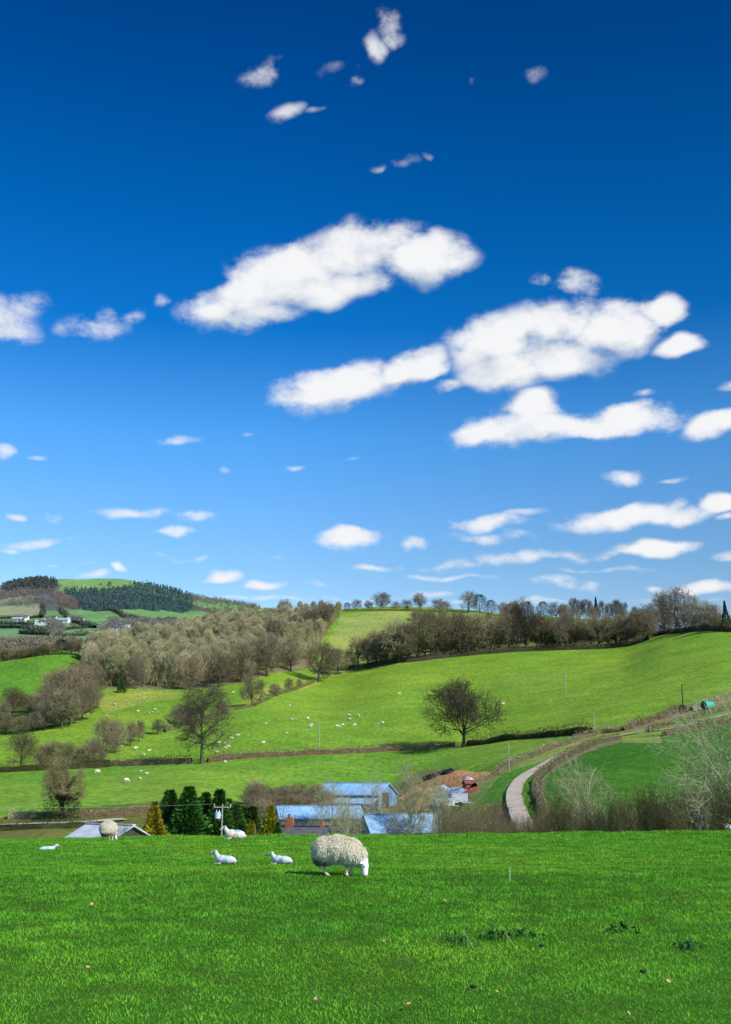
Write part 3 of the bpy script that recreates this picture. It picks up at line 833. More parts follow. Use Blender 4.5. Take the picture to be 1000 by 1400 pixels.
# --- conifers by the farm
for px, d, top in ((245, 93, 1092), (270, 94, 1090), (292, 93, 1093), (312, 94, 1092), (333, 94, 1104)):
    by_top(conif[px % 3], px, d, top, 'dark green conifer half hidden behind the front of the dark row', 62, 'conifers behind the dark row')
for px, d, top, w, l in [(232, 88, 1080, 40, 'dark green conifer beside the golden one, left end of the dark row'), (258, 86, 1075, 42, 'tallest dark green conifer of the row, second from left'), (281, 88, 1083, 32, 'narrow dark green conifer in the middle of the row'), (300, 87, 1079, 36, 'dark green conifer right behind the pole with the box'), (322, 88, 1098, 36, 'shorter dark green conifer right of the pole'), (345, 90, 1102, 34, 'shortest dark green conifer next to the right golden one')]:
    by_top(conif[px % 3], px, d, top, l, w * 2.15)
by_top(gold[0], 211, 83, 1096, 'golden yellow conifer at left end of the dark conifer row', 66)
by_top(gold[1], 370, 82, 1101, 'golden yellow conifer beside the brick chimney', 62)
by_top(gold[0], 344, 78, 1122, 'low golden conifer bush in front of the dark row', 46)
by_top(conif[1], 380, 77, 1124, 'small dark green conifer in front of the right golden one', 36)
by_top(shrub[1], 350, 75, 1130, 'low brown twiggy shrub at foot of the golden conifers', 22, cat='shrub')
by_top(shrub[0], 168, 76, 1126, 'thin leafless shrub in front of the pale shed roof', 34, cat='shrub')

# --- bare trees and scrub round the farm
for px, d, top, w, s, l in [(452, 118, 1072, 60, 1, 'pale leafless tree between the left and rear blue barns'), (508, 112, 1060, 50, 2, 'pale leafless tree in front of the right gable of the rear barn'), (558, 104, 1046, 56, 1, 'pale leafless tree above the nearest blue roof'), (590, 101, 1056, 46, 2, 'pale leafless tree at the right end of the nearest blue roof'), (476, 104, 1084, 50, 0, 'small pale leafless tree between the left and nearest blue roofs'), (608, 98, 1080, 40, 1, 'small pale leafless tree by the sandy bank right of the blue roofs')]:
    by_top(pale[s], px, d, top, l, w, name='pale_tree')
by_top(pale[0], 795, 80, 1038, 'pale barked leafless tree rising from the scrub beside the lane', 96, name='pale_tree', rz=.4)
by_top(bigpale, 1012, 66, 955, 'big pale barked leafless tree reaching in from the right edge', 250, name='pale_tree', rz=2.)
by_top(pale[2], 960, 70, 1040, 'lower pale leafless tree under the big one at right', 120, name='pale_tree')
for k in range(22):
    px = rnd.uniform(385, 600); d = rnd.uniform(98, 135)
    by_top(shrub[rnd.choice((0, 1, 1))], px, d, rnd.uniform(1098, 1128), 'leafless brown shrub among the farm buildings', rnd.uniform(22, 40), 'shrubs among the farm buildings', 'shrub')
for k in range(26):
    px = 345 + k * 4.2; p = at_d(px, rnd.uniform(138, 158), 1100)
    plant(dense[rnd.randint(0, 2)], p, rnd.uniform(2.2, 3.8), 'brown leafless bush in the belt behind the left blue barn', 'bush', 'bushes behind the left blue barn', rnd.uniform(3, 4.5))
for k in range(30):
    px = 600 + k * 4.9 + rnd.uniform(-4, 4); d = rnd.uniform(66, 92)
    top = 1098 + 22 * abs((px - 640) / 110) + rnd.uniform(-8, 14) + (10 if 690 < px < 730 else 0)
    by_top(shrub[rnd.choice((0, 0, 1))], px, d, min(top, 1130), 'olive brown shrub in the scrub left of the lane', rnd.uniform(26, 42), 'scrub along the field edge left of the lane', 'shrub')
for k in range(54):
    px = 742 + k * 5.1 + rnd.uniform(-5, 5); d = rnd.uniform(62, 84)
    top = 1104 + rnd.uniform(-14, 12) - (16 if px > 870 else 0)
    by_top(shrub[rnd.choice((2, 2, 0))], px, d, top, 'dark green brown shrub in the scrub right of the lane', rnd.uniform(30, 50), 'scrub along the field edge right of the lane', 'shrub')
by_top(shrub[1], 905, 76, 1078, 'tallest dark shrub in the scrub below the right field', 50, cat='shrub')


# ------------------------------------------------------------------ hedges
def hedge(pts, h, w, cols, label, n_per_m=80, dmin=56., seed=1, core=(.02, .02, .012), s=.28, dmax=5000.):
    rg = np.random.default_rng(seed)
    W = np.array([at(*q, dmin, dmax) if len(q) == 2 else at_d(q[0], q[2], q[1]) for q in pts])
    seg = np.linalg.norm(np.diff(W[:, :2], axis=0), axis=1); cum = np.concatenate([[0], np.cumsum(seg)]); L = cum[-1]
    n = int(min(L * n_per_m, 26000))
    q = rg.uniform(0, L, n)
    x = np.interp(q, cum, W[:, 0]); y = np.interp(q, cum, W[:, 1])
    e = 1e-2 * L
    tx = np.interp(q + e, cum, W[:, 0]) - np.interp(q - e, cum, W[:, 0]); ty = np.interp(q + e, cum, W[:, 1]) - np.interp(q - e, cum, W[:, 1])
    l = np.hypot(tx, ty) + 1e-9; nx, ny = -ty / l, tx / l
    hh = h * (.55 + .85 * fbm(q / (h * 2.2), q * 0, seed, 3))
    f = rg.uniform(0, 1, n) ** .7 * np.where(rg.uniform(0, 1, n) < .12, 1.35, 1.)
    o = np.sign(rg.uniform(-1, 1, n)) * rg.uniform(.6, 1.08, n) * w / 2 * np.sqrt(np.clip(1.05 - f ** 3, .04, 1))
    x = x + nx * o; y = y + ny * o
    z = zt(x, y) + f * hh * 1.05
    p = np.stack([x, y, z], 1)
    up = np.stack([rg.normal(0, .6, n), rg.normal(0, .6, n), rg.uniform(.2, 1, n)], 1); up /= np.linalg.norm(up, axis=1, keepdims=True)
    sd = np.cross(up, rg.standard_normal((n, 3))); sd /= np.linalg.norm(sd, axis=1, keepdims=True)
    ss = rg.uniform(.5, 1.2, n) * s
    V = np.stack([p - sd * ss[:, None] * .22, p + sd * ss[:, None] * .22, p + up * ss[:, None]], 1).reshape(-1, 3)
    T = np.arange(3 * n).reshape(-1, 3)
    k = fbm(q / 3., o * 0, seed + 9, 2)[:, None]
    c = np.array(cols[0])[None] * (1 - k) + np.array(cols[1])[None] * k
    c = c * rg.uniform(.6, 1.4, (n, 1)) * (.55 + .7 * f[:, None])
    C = np.repeat(c, 3, 0)
    # dense dark heart of the hedge
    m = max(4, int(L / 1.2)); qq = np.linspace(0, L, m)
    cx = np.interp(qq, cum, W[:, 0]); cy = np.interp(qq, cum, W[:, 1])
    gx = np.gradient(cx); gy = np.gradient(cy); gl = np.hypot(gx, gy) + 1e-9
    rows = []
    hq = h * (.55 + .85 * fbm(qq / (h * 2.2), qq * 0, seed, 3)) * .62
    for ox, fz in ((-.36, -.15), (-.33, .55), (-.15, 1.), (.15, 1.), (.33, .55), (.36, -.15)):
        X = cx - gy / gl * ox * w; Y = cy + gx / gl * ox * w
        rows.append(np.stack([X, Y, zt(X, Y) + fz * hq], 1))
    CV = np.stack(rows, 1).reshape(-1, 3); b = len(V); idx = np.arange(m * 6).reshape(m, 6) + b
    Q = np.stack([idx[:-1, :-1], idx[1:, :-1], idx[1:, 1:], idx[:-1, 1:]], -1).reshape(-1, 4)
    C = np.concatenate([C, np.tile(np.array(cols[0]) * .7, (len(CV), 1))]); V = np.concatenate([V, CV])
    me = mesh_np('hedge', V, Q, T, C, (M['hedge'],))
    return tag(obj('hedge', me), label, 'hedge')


BR = ((.20, .15, .085), (.30, .24, .13)); DK = ((.06, .065, .025), (.12, .11, .045)); TAN = ((.36, .29, .17), (.48, .39, .24)); OL = ((.17, .175, .07), (.27, .24, .10))
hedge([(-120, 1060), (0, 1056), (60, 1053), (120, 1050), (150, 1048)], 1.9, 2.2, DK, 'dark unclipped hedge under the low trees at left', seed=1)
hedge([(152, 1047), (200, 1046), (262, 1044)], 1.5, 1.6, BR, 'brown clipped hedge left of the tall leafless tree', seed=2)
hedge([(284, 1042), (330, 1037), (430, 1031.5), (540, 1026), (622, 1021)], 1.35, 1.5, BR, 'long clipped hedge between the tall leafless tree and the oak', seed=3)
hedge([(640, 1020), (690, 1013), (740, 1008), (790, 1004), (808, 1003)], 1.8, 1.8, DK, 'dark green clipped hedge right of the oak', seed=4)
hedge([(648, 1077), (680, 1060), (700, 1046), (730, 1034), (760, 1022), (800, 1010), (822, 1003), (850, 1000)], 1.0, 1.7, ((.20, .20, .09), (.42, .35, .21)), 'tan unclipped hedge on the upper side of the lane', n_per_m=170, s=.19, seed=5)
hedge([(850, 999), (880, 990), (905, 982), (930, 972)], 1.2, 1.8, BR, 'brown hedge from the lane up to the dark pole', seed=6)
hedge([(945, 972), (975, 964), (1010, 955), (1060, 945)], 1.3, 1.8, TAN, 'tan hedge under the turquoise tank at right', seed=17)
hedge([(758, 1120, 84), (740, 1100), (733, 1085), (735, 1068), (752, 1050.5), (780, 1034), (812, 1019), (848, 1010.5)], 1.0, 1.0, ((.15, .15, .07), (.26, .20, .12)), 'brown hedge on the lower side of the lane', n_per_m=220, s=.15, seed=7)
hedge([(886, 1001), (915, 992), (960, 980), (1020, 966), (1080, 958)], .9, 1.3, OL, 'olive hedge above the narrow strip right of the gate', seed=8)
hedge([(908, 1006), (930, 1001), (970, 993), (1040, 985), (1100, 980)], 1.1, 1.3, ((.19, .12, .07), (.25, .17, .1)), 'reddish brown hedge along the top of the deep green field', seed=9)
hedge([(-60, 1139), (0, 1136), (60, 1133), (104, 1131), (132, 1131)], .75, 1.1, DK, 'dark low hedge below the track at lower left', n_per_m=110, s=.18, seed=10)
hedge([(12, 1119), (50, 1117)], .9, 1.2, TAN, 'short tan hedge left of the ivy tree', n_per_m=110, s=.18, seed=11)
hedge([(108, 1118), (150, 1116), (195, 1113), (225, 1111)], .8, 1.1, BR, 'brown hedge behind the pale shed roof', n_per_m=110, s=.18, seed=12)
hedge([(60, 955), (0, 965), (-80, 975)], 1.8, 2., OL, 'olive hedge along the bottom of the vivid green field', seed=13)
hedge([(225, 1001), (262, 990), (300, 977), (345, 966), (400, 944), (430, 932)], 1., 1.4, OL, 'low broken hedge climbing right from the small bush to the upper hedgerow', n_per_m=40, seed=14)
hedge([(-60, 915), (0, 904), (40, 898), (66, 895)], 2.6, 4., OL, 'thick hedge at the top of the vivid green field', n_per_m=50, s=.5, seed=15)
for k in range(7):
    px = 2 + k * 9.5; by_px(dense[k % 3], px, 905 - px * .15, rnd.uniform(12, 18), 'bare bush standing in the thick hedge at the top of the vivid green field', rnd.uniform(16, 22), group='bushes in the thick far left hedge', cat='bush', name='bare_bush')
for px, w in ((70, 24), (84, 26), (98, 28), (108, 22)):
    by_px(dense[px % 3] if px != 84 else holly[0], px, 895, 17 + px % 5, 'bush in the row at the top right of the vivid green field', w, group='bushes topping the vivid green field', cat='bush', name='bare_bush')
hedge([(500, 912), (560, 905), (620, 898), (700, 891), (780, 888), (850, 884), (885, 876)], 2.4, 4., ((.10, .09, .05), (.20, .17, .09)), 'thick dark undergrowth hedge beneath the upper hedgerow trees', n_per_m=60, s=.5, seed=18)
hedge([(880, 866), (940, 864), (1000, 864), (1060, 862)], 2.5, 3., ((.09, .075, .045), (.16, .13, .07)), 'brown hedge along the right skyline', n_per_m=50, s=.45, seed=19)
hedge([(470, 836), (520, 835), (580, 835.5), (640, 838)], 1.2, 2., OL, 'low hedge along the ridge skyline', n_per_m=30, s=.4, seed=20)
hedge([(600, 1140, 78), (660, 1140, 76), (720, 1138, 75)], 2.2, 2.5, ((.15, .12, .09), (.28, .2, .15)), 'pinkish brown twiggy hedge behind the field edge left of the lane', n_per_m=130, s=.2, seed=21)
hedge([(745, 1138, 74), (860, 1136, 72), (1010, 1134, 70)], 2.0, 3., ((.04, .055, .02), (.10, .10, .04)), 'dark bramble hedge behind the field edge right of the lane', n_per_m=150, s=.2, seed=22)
# far valley hedges
FH = [([(28, 866), (60, 868), (70, 869)], 'hedge below the long pale green valley field'), ([(-20, 857.5), (30, 859), (68, 863)], 'hedge crossing the green valley fields at left'), ([(83, 833), (88, 840), (95, 847)], 'dark slanting hedge down to the white village houses'), ([(-10, 846), (30, 846), (60, 844)], 'hedge along the bottom of the straw coloured field'), ([(58, 828), (60, 838), (56, 845)], 'short hedge right of the straw coloured field'),
      ([(78, 871), (110, 869.5), (130, 868)], 'lower valley hedge below the village'), ([(80, 863), (105, 860), (122, 858)], 'middle valley hedge below the village'), ([(95, 851), (110, 853), (130, 859)], 'hedge running right from the village'), ([(140, 833), (165, 840), (185, 848), (205, 852)], 'hedge slanting across the field under the plantation'), ([(190, 853), (215, 851), (240, 847)], 'hedge at the foot of the bright field under the plantation'), ([(-10, 853), (30, 853), (60, 854)], 'hedge below the left village houses')]
for k, (pts, l) in enumerate(FH):
    hedge(pts, 6, 7, ((.05, .07, .05), (.11, .11, .08)), 'distant ' + l, n_per_m=4, dmin=850., s=2.6, seed=40 + k, core=(.04, .055, .04))


# ------------------------------------------------------------------ far woods (read as one mass; distance haze put into their colours)
def far_mass(name, polypx, n, hh, cols, label, form, seed):
    rg = np.random.default_rng(seed)
    pp = np.array(polypx, float)
    pg = plan(polypx, 850., 5000.)
    q = np.stack([rg.uniform(pg[:, 0].min(), pg[:, 0].max(), n * 12), rg.uniform(pg[:, 1].min(), pg[:, 1].max(), n * 12)], 1)
    q = q[inside(q[:, 0], q[:, 1], pg)][:n]
    y_ = np.exp(q[:, 1]); x_ = q[:, 0] * y_; pts = np.stack([x_, y_, zt(x_, y_)], 1)
    Vs = []; Ts = []; Cs = []; b = 0
    for p in pts:
        h = hh * rg.uniform(.7, 1.2); k = 26 if form == 'cone' else 44
        f = rg.uniform(0, 1, k); a = rg.uniform(0, 6.28, k)
        r = h * (.24 * (1 - f) + .02) if form == 'cone' else h * .5 * np.sqrt(np.clip(1 - (2 * f - 1) ** 2, .05, 1)) * rg.uniform(.6, 1, k)
        q = p + np.stack([np.cos(a) * r, np.sin(a) * r, f * h], 1)
        up = np.stack([np.cos(a) * .5, np.sin(a) * .5, np.ones(k)], 1) + rg.normal(0, .3, (k, 3)); sd = np.cross(up, rg.standard_normal((k, 3))); sd /= np.linalg.norm(sd, axis=1, keepdims=True)
        s = h * (.3 if form == 'cone' else .19)
        Vs.append(np.stack([q - sd * s * .3, q + sd * s * .3, q + up * s * .8], 1).reshape(-1, 3)); Ts.append(np.arange(3 * k).reshape(-1, 3) + b); b += 3 * k
        c = np.array(cols[0]) + (np.array(cols[1]) - np.array(cols[0])) * rg.uniform()
        Cs.append(np.repeat(c[None] * rg.uniform(.6, 1.3, (k, 1)), 3, 0))
    o = obj(name, mesh_np(name, np.concatenate(Vs), None, np.concatenate(Ts), np.concatenate(Cs), (M['hedge'],)))
    tag(o, label, 'wood', kind='stuff')


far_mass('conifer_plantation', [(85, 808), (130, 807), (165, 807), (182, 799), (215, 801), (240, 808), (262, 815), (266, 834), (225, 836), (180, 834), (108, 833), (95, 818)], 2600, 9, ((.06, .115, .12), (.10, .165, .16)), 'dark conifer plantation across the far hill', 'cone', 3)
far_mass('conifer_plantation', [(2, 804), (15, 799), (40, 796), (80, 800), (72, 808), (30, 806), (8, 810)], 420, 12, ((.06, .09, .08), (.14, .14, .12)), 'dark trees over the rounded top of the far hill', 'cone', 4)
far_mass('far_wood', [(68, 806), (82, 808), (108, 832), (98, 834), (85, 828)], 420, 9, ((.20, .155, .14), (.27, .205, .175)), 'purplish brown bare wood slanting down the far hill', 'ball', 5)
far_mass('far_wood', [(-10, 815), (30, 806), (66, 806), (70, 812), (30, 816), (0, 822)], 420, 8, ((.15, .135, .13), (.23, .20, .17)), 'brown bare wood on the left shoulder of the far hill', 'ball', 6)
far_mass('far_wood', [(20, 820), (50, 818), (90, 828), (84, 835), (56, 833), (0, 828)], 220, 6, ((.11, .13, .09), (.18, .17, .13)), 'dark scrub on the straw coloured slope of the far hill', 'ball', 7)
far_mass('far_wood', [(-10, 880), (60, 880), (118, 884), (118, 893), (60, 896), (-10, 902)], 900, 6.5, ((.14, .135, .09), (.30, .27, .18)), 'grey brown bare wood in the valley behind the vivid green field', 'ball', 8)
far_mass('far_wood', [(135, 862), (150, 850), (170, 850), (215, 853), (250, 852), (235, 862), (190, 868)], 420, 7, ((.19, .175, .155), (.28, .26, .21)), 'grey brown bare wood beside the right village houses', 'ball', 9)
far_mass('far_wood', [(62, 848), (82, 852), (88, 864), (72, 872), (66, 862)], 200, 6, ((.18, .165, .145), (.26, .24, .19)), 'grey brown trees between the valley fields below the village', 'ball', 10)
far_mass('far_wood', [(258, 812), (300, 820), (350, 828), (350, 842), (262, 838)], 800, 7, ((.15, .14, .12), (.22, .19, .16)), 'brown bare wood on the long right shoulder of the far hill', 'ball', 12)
for px, py, h, l in [(150, 801.5, 7, 'lone round tree standing on the green top of the far hill'), (170, 804, 5, 'small tree on the far hilltop, left one of a pair'), (176, 805.5, 5, 'small tree on the far hilltop, right one of a pair'), (138, 800, 3.5, 'tiny bush on the green top of the far hill')]:
    by_px(holly[0], px, py, h, l, h * 1.0, 850., name='hilltop_tree')


# ------------------------------------------------------------------ buildings
def gabled(name, label, cat, p, rz, L, W, hw, rise, wall, roof, ov=.3, door=None, windows=0, extra=None, group=None, simple=False):
    root = obj(name, None, None, p, rz); tag(root, label, cat, group)
    g = G()
    x, y = L / 2, W / 2
    g.add([(-x, -y, -2.), (x, -y, -2.), (x, y, -2.), (-x, y, -2.), (-x, -y, hw), (x, -y, hw), (x, y, hw), (-x, y, hw), (-x, 0, hw + rise), (x, 0, hw + rise)],
          [[0, 1, 5, 4], [2, 3, 7, 6], [1, 2, 6, 9, 5], [3, 0, 4, 8, 7], [4, 5, 9, 8], [6, 7, 8, 9], [3, 2, 1, 0]])
    g.build('wall', wall, root)
    r = G(); th = .10 if not simple else .4
    sl = rise / y
    for s in (-1, 1):
        X = x + ov; yo = y + ov; zo = hw - ov * sl + .03; zr = hw + rise + .03
        r.add([(-X, s * yo, zo), (X, s * yo, zo), (X, 0, zr), (-X, 0, zr), (-X, s * yo, zo + th), (X, s * yo, zo + th), (X, 0, zr + th), (-X, 0, zr + th)],
              [[0, 1, 2, 3], [4, 5, 6, 7], [0, 1, 5, 4], [1, 2, 6, 5], [3, 0, 4, 7]])
    ro = r.build('roof', roof, root)
    if not simple:
        c = G(); c.box((0, 0, hw + rise + .03 + th + .01), (L + 2 * ov, .35, .07)); c.build('ridge_cap', roof, ro)
    if door:
        d = G(); d.box((door[0], -y - .03, door[2] / 2), (door[1], .08, door[2])); d.build('door', M['dark_wall'], root)
    for k in range(windows):
        wx = -x + (k + .5) * L / windows
        w = G(); w.box((wx, -y - .02, hw * .6), (.9 if not simple else 1.6, .06, .9 if not simple else 1.6)); w.build('window', M['glass'], root)
    return root


def spot(px, d, dz=0., py=1110):
    p = at_d(px, d, py); p[2] += dz
    return p


# rear barn (blue), its lean-to, the left barn, the nearest roof, cottage, shed
def z_at(py, d): return t_of(py) * d


p = spot(488, 160, 0, 1085); p[2] = z_at(1104, 160)
b1 = gabled('barn', 'rear blue roofed barn with lean-to, farthest of the three blue roofs', 'barn', p, R(-24), 10.2, 7.0, 1.9, 1.55, M['blue_wall'], M['blue_roof'], .25)
g = G(); g.add([(-5.1, -3.9, 1.45), (5.1, -3.9, 1.45), (5.1, -6.0, .75), (-5.1, -6.0, .75), (-5.1, -3.9, 1.35), (5.1, -3.9, 1.35), (5.1, -6.0, .65), (-5.1, -6.0, .65)], [[0, 1, 2, 3], [7, 6, 5, 4], [0, 3, 7, 4], [1, 5, 6, 2], [3, 2, 6, 7], [0, 4, 5, 1]])
lt = g.build('lean_to_roof', M['blue_roof2'], b1)
g = G(); g.box((0, -5.7, -.45), (9.8, .12, 2.3)); g.build('lean_to_wall', M['barn_wall'], b1)
g = G(); g.box((5.2, -1.2, 1.1), (.08, 2.2, 2.2)); g.build('door', M['dark_wall'], b1)

p = spot(436, 124, 0, 1115); p[2] = z_at(1136, 124)
b2 = gabled('barn', 'left blue roofed barn behind the brick chimney', 'barn', p, R(10), 9.4, 6.2, 1.5, 1.15, M['barn_wall'], M['blue_roof'], .25)
p = spot(547, 107, 0, 1125); p[2] = z_at(1150, 107)
b3 = gabled('barn', 'nearest blue roofed barn, weathered, right behind the grazing ewe', 'barn', p, R(14), 7.1, 5.4, 1.0, 1.5, M['blue_wall'], M['blue_roof2'], .25)
p = spot(414, 98, 0, 1138); p[2] = z_at(1131, 98) - 4.3
c1 = gabled('cottage', 'slate roofed cottage with brick chimney just over the field edge', 'cottage', p, R(-8), 4.6, 4.6, 2.6, 1.7, M['render'], M['slate'], .2, windows=2)
for px_, hh, pot in ((-1.25, .85, 1), (1.85, .2, 0)):
    g = G(); g.box((px_, 0, 4.3 + hh / 2 - .3), (.72 if pot else .4, .55 if pot else .4, hh + .6)); ch = g.build('chimney', M['brick'], c1)
    g = G(); g.bar((px_, 0, 4.3 + hh), (px_, 0, 4.3 + hh + .32), .13, .1, 8); g.build('chimney_pot', M['slate'] if pot else M['brick'], ch)
# pale roofed shed, lower left
p = spot(150, 78, 0, 1140); p[2] = z_at(1151, 78) - 1.2
s1 = gabled('shed', 'pale grey roofed shed with dark end wall at lower left', 'shed', p, R(-33), 4.4, 4.3, 1.35, .95, M['dark_wall'], M['pale_roof'], .25)  # shade on the wall is put into its near-black colour
g = G(); g.box((0, -2.42, 1.22), (4.9, .05, .12)); g.build('fascia', M['soffit'], s1)

# yard things
def trailer(px, py, L, H, W, rz, label, mat, d):
    p = spot(px, d, 0, py); p[2] = z_at(py, d)
    root = obj('trailer', None, None, p, rz); tag(root, label, 'trailer')
    g = G(); g.box((0, 0, .45 + H / 2), (L, W, H)); g.box((0, 0, .45 + H + .04), (L + .08, W + .08, .07)); g.build('body', mat, root)
    for s in (-1, 1):
        w = G(); w.bar((0, s * (W / 2 - .1), .3), (0, s * (W / 2 + .05), .3), .3, .3, 14); w.build('wheel', M['black'], root)
    g = G(); g.bar((L / 2, 0, .45), (L / 2 + .9, 0, .4), .05); g.build('drawbar', M['grey'], root)
    g = G(); g.box((-L * .2, -W / 2 - .02, .45 + H * .55), (L * .3, .04, H * .5)); g.build('door', M['grey'], root)


trailer(607, 1107, 2.3, .75, 1.3, R(18), 'small white farm trailer, left one of two below the tarpaulin', M['white'], 126)
trailer(627, 1103, 2.0, 1.05, 1.4, R(14), 'grey white farm trailer, right one of two below the tarpaulin', M['grey'], 128)
p = spot(649, 150, 0, 1066); p[2] = at(649, 1072, 110)[2] - .3; p[:2] = at(649, 1072, 110)[:2]
gabled('shed', 'small rusty red roofed shed under the lane hedge', 'shed', p, R(14), 3.0, 1.6, .35, .35, M['rust'], M['rust'], .15)


def heap(name, pts, label, cat, h, cols, seed, lump=1.2, n=44, flat=False):
    """a heap of loose material with a lumpy uneven surface"""
    rg = np.random.default_rng(seed)
    W = np.array([at(*q, 100.) for q in pts]); c = W.mean(0)
    A = np.cov((W[:, :2] - c[:2]).T); ev, evec = np.linalg.eigh(A)
    a1 = evec[:, 1] * math.sqrt(ev[1]) * 1.9; a0 = evec[:, 0] * max(math.sqrt(ev[0]), .5) * 1.9
    h = min(h, .55 * np.linalg.norm(a1) + .1)
    r = np.linspace(0, 1, n // 2); th = np.linspace(0, 2 * math.pi, n * 2, endpoint=False)
    RR, TT = np.meshgrid(r, th)
    ed = 1 + .35 * (vnoise(np.cos(TT) * 2 + 5, np.sin(TT) * 2 + 5, seed) - .5)
    X = c[0] + (RR * ed * np.cos(TT)) * a1[0] + RR * ed * np.sin(TT) * a0[0]
    Y = c[1] + (RR * ed * np.cos(TT)) * a1[1] + RR * ed * np.sin(TT) * a0[1]
    nz = fbm(X / lump, Y / lump, seed, 4)
    Z = zt(X, Y) + h * (1 - RR ** 2.2) * (.5 + nz) + .08 * (nz - .5) - .05 - .3 * (RR > .97)
    V = np.stack([X, Y, Z], -1).reshape(-1, 3)
    nr, nt_ = len(r), len(th)
    idx = np.arange(nr * nt_).reshape(nt_, nr); nx = np.roll(idx, -1, 0)
    Q = np.stack([idx[:, :-1], idx[:, 1:], nx[:, 1:], nx[:, :-1]], -1).reshape(-1, 4)
    k = fbm(X.ravel() / .8, Y.ravel() / .8, seed + 4, 3)
    k = np.clip((k - .3) / .4, 0, 1) * (len(cols) - 1.001); i = k.astype(int); f = (k - i)[:, None]
    cc = np.array(cols); C = cc[i] * (1 - f) + cc[i + 1] * f
    return tag(obj(name, mesh_np(name, V - c, Q, None, C, (M['rubble'],)), None, c), label, cat)


heap('spoil_heap', [(582, 1076), (610, 1064), (636, 1058), (652, 1066), (622, 1078)], 'orange spoil heap of earth and straw below the row of tyres', 'heap', .6, [(.34, .2, .07), (.58, .22, .09), (.62, .34, .17), (.42, .30, .10)], 3)
heap('rubble_heap', [(616, 1082), (628, 1073), (646, 1073), (640, 1085)], 'brick red rubble heap right of the blue tarpaulin', 'heap', .2, [(.42, .10, .05), (.52, .15, .08), (.36, .1, .06)], 4)
heap('tarpaulin', [(592, 1091), (604, 1082), (618, 1080), (630, 1082), (612, 1090)], 'crumpled pale blue tarpaulin draped over a heap', 'tarpaulin', .5, [(.34, .44, .55), (.48, .56, .64), (.66, .68, .72)], 5, .9)
heap('bulk_bag', [(602, 1083), (606, 1079), (610, 1082)], 'whitish bulk bag at the left end of the tarpaulin', 'bag', .8, [(.6, .6, .72), (.75, .75, .82), (.7, .7, .8)], 6)
heap('plaster_heap', [(633, 1070), (640, 1068), (645, 1071)], 'small white heap beside the rusty red shed', 'heap', .6, [(.7, .7, .7), (.8, .8, .8), (.7, .68, .66)], 7)
heap('straw_heap', [(560, 1100), (575, 1085), (592, 1078), (600, 1086), (580, 1098)], 'tan bank of old straw left of the tarpaulin', 'heap', .8, [(.32, .24, .10), (.42, .32, .14), (.36, .24, .09)], 8)
# tyres along the top of the clamp
tv = []; tf = []
for i in range(20):
    for j in range(8):
        a = i * 2 * math.pi / 20; b = j * 2 * math.pi / 8
        r = .38 + .16 * math.cos(b); tv.append((r * math.cos(a), r * math.sin(a), .16 * math.sin(b)))
for i in range(20):
    for j in range(8):
        tf.append((i * 8 + j, ((i + 1) % 20) * 8 + j, ((i + 1) % 20) * 8 + (j + 1) % 8, i * 8 + (j + 1) % 8))
tme = mesh_np('tyre', tv, tf, None, None, (M['black'],), None, True)
for k in range(16):
    f = k / 15; p = at(583 + 34 * f + rnd.uniform(-.6, .6), 1068 - 9.5 * f, 100)
    o = obj('tyre', tme, None, p + np.array([0, 0, .5])); o.rotation_euler = (R(rnd.uniform(55, 90)), R(rnd.uniform(-15, 15)), rnd.uniform(-.5, .5))
    tag(o, 'black tyre in the row along the top of the orange spoil heap', 'tyre', 'tyres along the top of the spoil heap')

# village houses in the far valley
for px, py, L, l in [(24, 850, 22, 'long pale house, leftmost of the far village'), (31, 850.5, 14, 'white house second from left in the far village'), (36, 847.5, 9, 'small white house at the right of the left village group'), (53, 854.5, 12, 'white house at the left of the lower village row'), (59, 854.5, 16, 'low white house in the middle of the lower village row'), (65, 849, 10, 'white house behind the lower village row'), (74, 848, 10, 'small white house alone above the village trees'), (87, 852, 24, 'long low white house left of the slanting hedge foot'), (97, 849.5, 11, 'tall white house at the foot of the slanting hedge'), (102, 851, 14, 'white house right of the tall white one'), (109, 851, 15, 'white house at the right end of the middle village'), (163, 863.5, 18, 'white house at the left of the right village group'), (171, 862, 16, 'white house in the right village group with pale roof'), (188, 858.5, 7, 'narrow tall white house at the right end of the village')]:
    p = at(px, py, 850.)
    gabled('village_house', l, 'house', p, R(rnd.uniform(-20, 20)), L * .75, 7, 6 if 'tall' in l else 4, 2.5, M['render'], M['pale_roof'] if px in (24, 53, 87, 171) else M['slate'], .3, windows=max(1, int(L / 7)), simple=True)

